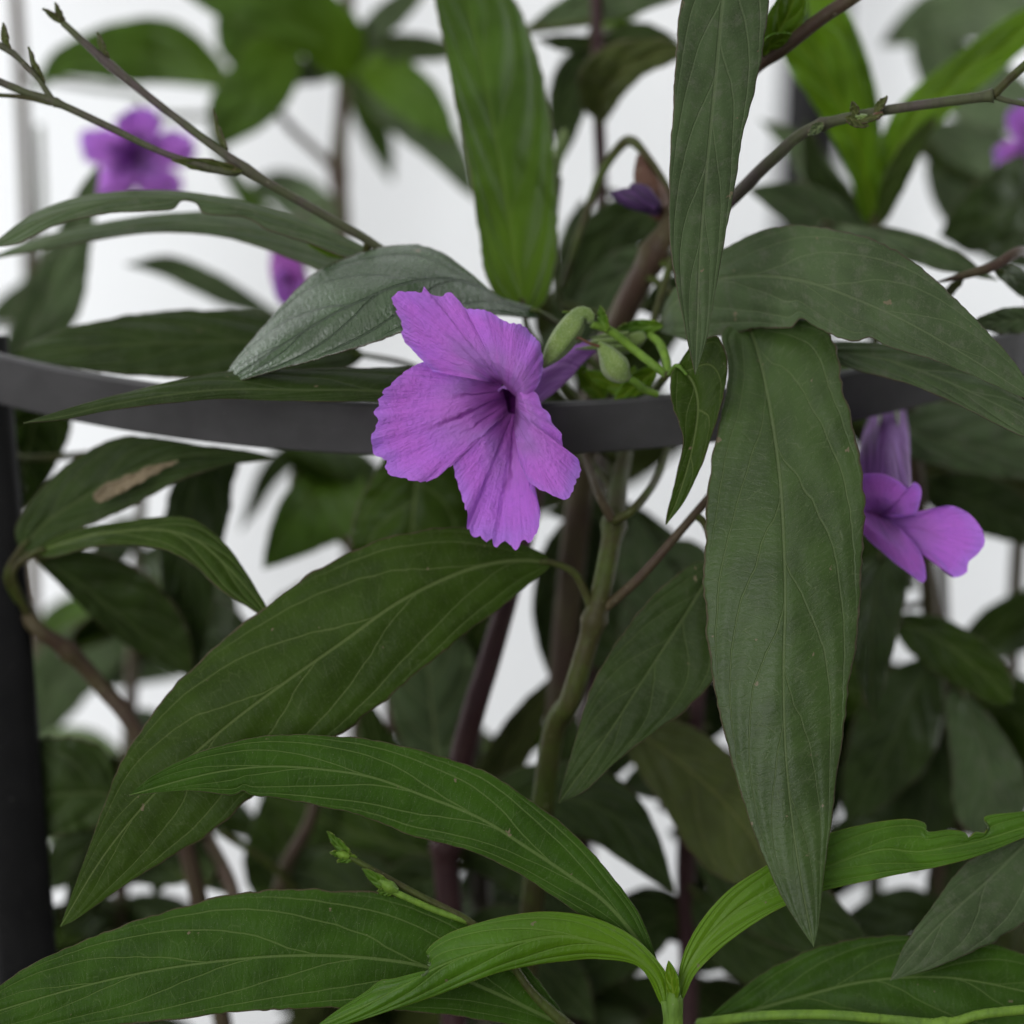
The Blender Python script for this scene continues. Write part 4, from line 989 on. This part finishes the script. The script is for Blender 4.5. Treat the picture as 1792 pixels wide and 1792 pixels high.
# ------------------------------------------------------------------ plant M: right, with the hanging side-on flower
pm = Plant('plant with a nodding lilac flower half hidden by the long hanging leaf')
stem(pm, [(1640, 1950, 6.5, 16), (1640, 1400, 6.5, 15), (1625, 1050, 6, 14), (1600, 800, 5.4, 12), (1580, 640, 4.8, 9), (1565, 600, 4.4, 8)], 'stem_brown', root=True)
stem(pm, [(1568, 612, 4.4, 6), (1556, 650, 4.6, 6), (1554, 690, 4.6, 7), (1556, 712, 4.6, 8)], 'stem_lime', name='pedicel')
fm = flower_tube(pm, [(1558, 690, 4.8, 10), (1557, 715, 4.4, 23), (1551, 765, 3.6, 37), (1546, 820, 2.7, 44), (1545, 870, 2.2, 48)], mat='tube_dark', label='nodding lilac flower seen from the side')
for (x0, x1, y1) in ((1545, 1538, 745), (1556, 1556, 755), (1566, 1572, 745)):
    pod(pm, [(x0, 690, 4.3, 5), ((x0 + x1) / 2, 718, 3.9, 4), (x1, y1, 3.1, 1)], name='sepal', parent=fm, ridges=0, n=10)
petal(fm, pm, [(1490, 870), (1505, 834), (1530, 829), (1552, 832), (1575, 843), (1590, 856), (1598, 844), (1608, 848), (1612, 862), (1606, 895), (1592, 902), (1560, 908)], (1520, 905), (1560, 905), 2.2, 1.5, 1.4, ruffle=0.08, mat='petal_upper')
petal(fm, pm, [(1560, 900), (1600, 903), (1630, 893), (1662, 885), (1690, 895), (1708, 912), (1722, 940), (1716, 966), (1694, 985), (1692, 1000), (1668, 1011), (1655, 990), (1640, 975), (1612, 962), (1580, 945)], (1538, 905), (1555, 925), 2.2, 1.5, [1.5, 1.2, 1.6], ruffle=0.08, mat='petal_upper')
petal(fm, pm, [(1575, 925), (1605, 955), (1618, 985), (1617, 1020), (1585, 1000), (1550, 972), (1515, 940), (1495, 905)], (1550, 905), (1510, 890), 1.9, 1.2, 1.3, ruffle=0.08, mat='petal_upper')
leaf(pm, [(1600, 720), (1540, 730), (1640, 770), (1720, 785), (1860, 810)][1:], [(1560, 700), (1650, 702), (1760, 715), (1830, 760)], [(1570, 790), (1640, 815), (1720, 832), (1830, 840)], d=(5, 4.8, 4.8), e=(0.4, -0.2), mat='dusty', N=6, nu=70, nh=12)
leaf(pm, [(1605, 850), (1680, 870), (1760, 900), (1840, 960)], w=48, d=(6, 6, 6), mat='dark', nu=50, nh=8)
leaf(pm, [(1610, 830), (1700, 830), (1780, 850), (1860, 900)], w=40, d=(6.4, 6.6, 6.6), mat='olive', nu=50, nh=8)
leaf(pm, [(1545, 960), (1530, 1040), (1525, 1130), (1528, 1262)], [(1495, 1000), (1480, 1080), (1500, 1180)], [(1590, 1000), (1575, 1090), (1550, 1190)], d=(5, 4, 3.4), mat='dark', nu=60, nh=12, N=5)
leaf(pm, [(1560, 1085), (1630, 1110), (1700, 1160), (1772, 1228)], [(1590, 1072), (1660, 1085), (1730, 1130), (1768, 1180)], [(1580, 1130), (1640, 1180), (1700, 1215), (1745, 1236)], d=(5.6, 4.6, 4), mat='mid', nu=60, nh=12, N=5)
leaf(pm, [(1632, 1150), (1590, 1230), (1550, 1320), (1480, 1440)], w=70, d=(5.8, 5, 4.6), mat='dark', nu=50, nh=8)
leaf(pm, [(1640, 1200), (1625, 1300), (1620, 1400), (1600, 1530)], w=66, d=(6, 6, 6), mat='dark', nu=50, nh=8)
leaf(pm, [(1680, 1205), (1718, 1300), (1735, 1400), (1730, 1480)], [(1655, 1225), (1665, 1330), (1675, 1430)], [(1745, 1270), (1790, 1345), (1792, 1430)], d=(5, 4.4, 4), mat='dusty', nu=60, nh=10, N=5)
leaf(pm, [(1655, 1180), (1740, 1100), (1800, 1060), (1880, 1010)], w=34, d=(6.6, 7, 7), mat='mid', nu=50, nh=8)
leaf(pm, [(1650, 1200), (1730, 1130), (1800, 1110), (1880, 1090)], w=30, d=(7, 8, 8), mat='dusty', nu=50, nh=8)
leaf(pm, [(1640, 1420), (1560, 1440), (1480, 1480), (1440, 1560)], w=42, d=(6.4, 5.6, 5), mat='dark', nu=50, nh=8)

# ------------------------------------------------------------------ plant N: purple stem, lower centre
pn = Plant('plant with a thick dark purple stem rising behind the big drooping leaf')
stem(pn, [(800, 1950, 4.4, 24), (790, 1640, 4.4, 23), (780, 1480, 4.4, 22), (805, 1340, 4.2, 22), (830, 1240, 4, 21), (855, 1160, 4, 20), (885, 1060, 4, 18), (920, 940, 4.2, 15), (945, 850, 4.4, 12)], 'stem_purple', root=True, nodes=((780, 1480),))
leaf(pn, [(640, 622), (520, 600), (400, 598), (270, 601), (140, 610), (15, 628)], [(600, 590), (500, 556), (400, 543), (280, 544), (150, 566), (60, 595)], [(600, 645), (480, 658), (330, 660), (230, 656), (110, 642)], d=(4, 3.4, 3.2, 3.4), e=(0.4, -0.3), mat='dark', nu=100, nh=16, N=6, at=[(720, 640, 4.3), (810, 690, 4.5), (900, 780, 4.5), (944, 852, 4.4)])
leaf(pn, [(768, 1350), (758, 1260), (750, 1180), (745, 1090)], [(710, 1310), (680, 1220), (690, 1130)], [(815, 1290), (838, 1200), (815, 1120)], d=(4.6, 4.8, 5), mat='under', nu=60, nh=12, N=5)
leaf(pn, [(790, 1440), (720, 1380), (660, 1300), (640, 1220)], w=38, d=(5, 5, 5), mat='mid', nu=50, nh=8)
leaf(pn, [(795, 1420), (860, 1360), (900, 1300), (970, 1180)], w=34, d=(5.2, 5.6, 5.6), mat='olive', nu=50, nh=8)
leaf(pn, [(800, 1400), (860, 1330), (960, 1280), (1010, 1270)], w=26, d=(6, 7, 7.4), mat='lime', nu=50, nh=8)
leaf(pn, [(800, 1470), (890, 1430), (960, 1380), (1010, 1250)], w=44, d=(5, 5, 4.8), mat='dark', nu=50, nh=8)
leaf(pn, [(800, 1500), (900, 1500), (1010, 1560), (1100, 1650)], w=60, d=(5, 4.6, 4.2), mat='dark', nu=50, nh=8)
leaf(pn, [(800, 1460), (930, 1400), (1060, 1420), (1180, 1560)], w=60, d=(5, 4.2, 4), mat='dark', nu=50, nh=8)
leaf(pn, [(790, 1620), (690, 1600), (600, 1550), (480, 1500)], w=70, d=(5, 5.4, 6), mat='dark', nu=50, nh=8)
leaf(pn, [(795, 1640), (880, 1640), (960, 1700), (1040, 1790)], w=60, d=(5, 4.6, 4.2), mat='dark', nu=50, nh=8)
leaf(pn, [(785, 1500), (700, 1480), (580, 1440), (450, 1380)], w=60, d=(5.4, 6, 6.4), mat='mid', nu=50, nh=8)
leaf(pn, [(790, 1700), (650, 1690), (520, 1640), (400, 1620)], w=70, d=(5.6, 6.6, 7), mat='dark', nu=50, nh=8)

# ------------------------------------------------------------------ plant O: dark plant, lower right of centre
po = Plant('dark plant behind the tip of the long hanging leaf, pale scar on one leaf')
stem(po, [(1200, 1950, 5.4, 18), (1205, 1700, 5.4, 17), (1200, 1500, 5.2, 16), (1215, 1300, 5, 14), (1225, 1150, 5, 12), (1225, 1000, 5, 10)], 'stem_purple', root=True)
leaf(po, [(1080, 1255), (1150, 1305), (1230, 1368), (1300, 1445), (1370, 1560)], [(1105, 1330), (1160, 1410), (1220, 1505), (1290, 1550)], [(1120, 1250), (1220, 1275), (1320, 1370), (1370, 1480)], d=(4.6, 3.6, 2.8), mat='olive', nu=70, nh=12, N=6)
leaf(po, [(1215, 1420), (1300, 1520), (1400, 1600), (1540, 1680)], w=70, d=(5, 3.8, 3.2), mat='dark', nu=60, nh=12, N=6)
leaf(po, [(1215, 1560), (1290, 1640), (1400, 1690), (1500, 1720)], w=60, d=(5.2, 4.2, 3.6), mat='dark', nu=50, nh=8)
leaf(po, [(1200, 1600), (1130, 1620), (1050, 1680), (1000, 1760)], w=56, d=(5.4, 5, 4.6), mat='dark', nu=50, nh=8)
leaf(po, [(1222, 1100), (1160, 1060), (1120, 980), (1110, 900)], w=48, d=(5.2, 5.2, 5.2), mat='dusty', nu=50, nh=8)
leaf(po, [(1222, 1150), (1110, 1150), (1010, 1050), (960, 940)], w=50, d=(5.4, 5.8, 6), mat='dark', nu=50, nh=8)
leaf(po, [(1215, 1260), (1130, 1230), (1080, 1300), (1010, 1400)], w=46, d=(5.6, 5.8, 5.8), mat='dark', nu=50, nh=8)

# ------------------------------------------------------------------ leafy plants filling the gaps behind
GAPS = [(450, 860, 40), (430, 930, 40), (455, 985, 25), (560, 970, 25), (100, 745, 25), (155, 745, 20), (240, 870, 15), (130, 1040, 40), (110, 1240, 28), (280, 1205, 38), (110, 1190, 15), (935, 1000, 16), (915, 1080, 18),
        (1200, 890, 26), (1150, 935, 14), (1690, 1010, 60), (1740, 960, 50), (1650, 1060, 30), (965, 1175, 20), (872, 1200, 10), (930, 1310, 26), (1050, 1380, 40), (1110, 1420, 30), (1145, 1500, 24), (640, 1280, 16), (665, 1465, 14),
        (340, 1560, 24), (235, 1530, 22), (1550, 1560, 30), (1765, 1140, 16), (1490, 1440, 14), (1300, 1690, 6), (340, 1785, 12), (150, 1480, 14), (880, 1110, 10), (700, 610, 40), (760, 620, 20), (650, 610, 20), (270, 652, 30), (110, 860, 10)]
def fill(label, root_pts, n, xr, yr, seed, dr=(6.5, 9.5), mats=('dark', 'dark', 'olive', 'mid', 'dusty')):
    rg = random.Random(seed)
    pl = Plant(label)
    stem(pl, root_pts, 'stem_brown', root=True)
    rp = np.array(root_pts)
    k = tries = 0
    while k < n and tries < n * 120:
        tries += 1
        by = rg.uniform(*yr)
        bx = np.interp(by, rp[::-1, 1], rp[::-1, 0]); bd = np.interp(by, rp[::-1, 1], rp[::-1, 2])
        sgn = rg.choice((-1, 1)); L = rg.uniform(130, 320); a0 = rg.uniform(-1.1, 0.8)
        pts = [(bx, by)]; x, y, an = bx, by, a0
        for i in range(5):
            x += sgn * math.cos(an) * L / 5; y += math.sin(an) * L / 5; an += rg.uniform(0.08, 0.38); pts.append((x, y))
        w = rg.uniform(0.17, 0.24) * L
        if not (xr[0] < x < xr[1]): continue
        c = cat(pts, 24); pr = prof(np.linspace(0, 1, 24)) * w
        if any(np.any(np.hypot(c[:, 0] - gx, c[:, 1] - gy) < gr * 0.8 + pr) for gx, gy, gr in GAPS): continue
        dd = bd + rg.uniform(-1.6, 0.6)
        leaf(pl, pts, w=w, d=(bd, dd, dd - 0.4), e=(rg.uniform(-0.6, 0.6), rg.uniform(-0.6, 0.6)), mat=rg.choice(mats), nu=36, nh=7, N=7)
        k += 1
    return pl
fill('shadowed leafy plant deep behind the dark purple stem', [(700, 1960, 8.5, 15), (690, 1500, 8, 14), (680, 1100, 8, 12), (670, 850, 8, 9)], 46, (300, 1050), (930, 1950), 3)
fill('shadowed leafy plant deep behind the fresh green shoot', [(1330, 1960, 8, 15), (1320, 1500, 7.5, 14), (1310, 1100, 7.5, 12), (1300, 800, 7.5, 9)], 46, (930, 1700), (800, 1950), 8)
fill('shadowed leafy plant deep behind the nodding flower', [(1720, 1960, 8, 15), (1700, 1600, 8, 14), (1660, 1250, 8, 12), (1640, 780, 8, 9)], 40, (1400, 2000), (720, 1950), 21)
fill('shadowed leafy plant deep behind the left post', [(200, 1960, 7.5, 15), (210, 1600, 7.5, 14), (230, 1200, 8, 12), (250, 820, 8, 9)], 36, (-150, 560), (800, 1950), 31)
fill('shadowed leafy plant deep behind the flower buds', [(1020, 1960, 9, 15), (1010, 1500, 9, 14), (1000, 1000, 9, 12), (1010, 640, 9, 9)], 40, (650, 1350), (600, 1900), 45)

# a few more leaves on plants already standing
leaf(po, [(1225, 1010), (1150, 960), (1050, 900), (960, 900)], w=40, d=(5.2, 5.8, 6), mat='dark', nu=50, nh=8)
leaf(po, [(1225, 1060), (1200, 990), (1150, 1030), (1085, 1140)], w=46, d=(5.2, 5.4, 5.4), mat='dusty', nu=50, nh=8)
leaf(pb, [(1010, 900), (985, 960), (965, 1060), (960, 1180)], w=34, d=(5.2, 5.6, 5.8), mat='dark', nu=50, nh=8)
leaf(pb, [(1012, 880), (1040, 960), (1065, 1060), (1100, 1180)], w=40, d=(5.4, 6, 6.2), mat='dusty', nu=50, nh=8)
leaf(pj, [(1052, 640), (1000, 610), (965, 560), (950, 500)], w=36, d=(7, 6.4, 6), mat='olive', nu=50, nh=8)
leaf(pj, [(1052, 700), (1090, 660), (1140, 600), (1200, 560)], w=40, d=(7, 6.2, 5.8), mat='mid', nu=50, nh=8)
leaf(pj, [(1050, 760), (1000, 800), (940, 850), (890, 930)], w=40, d=(7, 6.6, 6.4), mat='dark', nu=50, nh=8)
leaf(pn, [(905, 1000), (860, 1060), (830, 1130), (790, 1190)], w=30, d=(4.4, 5, 5.2), mat='mid', nu=50, nh=8)
leaf(pk, [(1532, 560), (1460, 500), (1380, 440), (1300, 420)], w=34, d=(7, 7, 7), mat='dusty', nu=50, nh=8)
leaf(pk, [(1532, 430), (1450, 330), (1400, 260), (1330, 210)], w=30, d=(6.8, 7.4, 8), mat='dusty', nu=50, nh=8)
leaf(pl_, [(1815, 470), (1730, 400), (1660, 340), (1620, 290)], w=44, d=(8.4, 8.8, 9), mat='dusty', nu=50, nh=8)
leaf(pi_, [(604, 700), (560, 760), (480, 820), (420, 930)], w=20, d=(9.6, 9.2, 9), mat='dark', nu=50, nh=8)
leaf(pm, [(1645, 1640), (1600, 1600), (1530, 1622), (1440, 1660)], w=48, d=(6.6, 6, 5.6), mat='dark', nu=50, nh=8)
leaf(pm, [(1640, 1480), (1665, 1540), (1680, 1600), (1700, 1680)], w=46, d=(6.6, 6.4, 6.2), mat='dark', nu=50, nh=8)
leaf(pf, [(330, 1470), (250, 1478), (170, 1530), (110, 1640)], w=42, d=(4.8, 5.4, 5.6), mat='dark', nu=50, nh=8)
leaf(pf, [(490, 1600), (485, 1540), (490, 1460), (470, 1370)], w=58, d=(5.8, 6.4, 6.6), mat='mid', nu=50, nh=8)
leaf(pf, [(410, 1560), (350, 1510), (300, 1500), (268, 1570)], w=34, d=(5.2, 5.8, 6), mat='dark', nu=50, nh=8)
leaf(ph, [(58, 1250), (130, 1180), (220, 1170), (330, 1180)], w=34, d=(10, 9.6, 9.6), mat='dusty', nu=50, nh=8)
leaf(ph, [(58, 1480), (120, 1420), (190, 1430), (250, 1500)], w=40, d=(9.6, 9, 9), mat='under', nu=50, nh=8)
leaf(po, [(1205, 1650), (1160, 1600), (1110, 1600), (1040, 1640)], w=40, d=(5.6, 5.8, 6), mat='dark', nu=50, nh=8)
leaf(po, [(1205, 1700), (1260, 1660), (1330, 1680), (1400, 1740)], w=44, d=(5.6, 5.2, 5), mat='dark', nu=50, nh=8)
leaf(pn, [(800, 1560), (740, 1540), (690, 1570), (600, 1600)], w=44, d=(4.8, 5.2, 5.4), mat='dark', nu=50, nh=8)
leaf(pn, [(800, 1380), (850, 1410), (900, 1440), (980, 1500)], w=40, d=(4.6, 5, 5), mat='dark', nu=50, nh=8)
leaf(pj, [(1052, 560), (1020, 500), (1010, 430), (1020, 350)], w=36, d=(7, 6.6, 6.4), mat='dusty', nu=50, nh=8)
leaf(pf, [(330, 1540), (250, 1490), (160, 1480), (70, 1560)], w=62, d=(5.4, 6, 6.2), mat='dark', nu=50, nh=8)
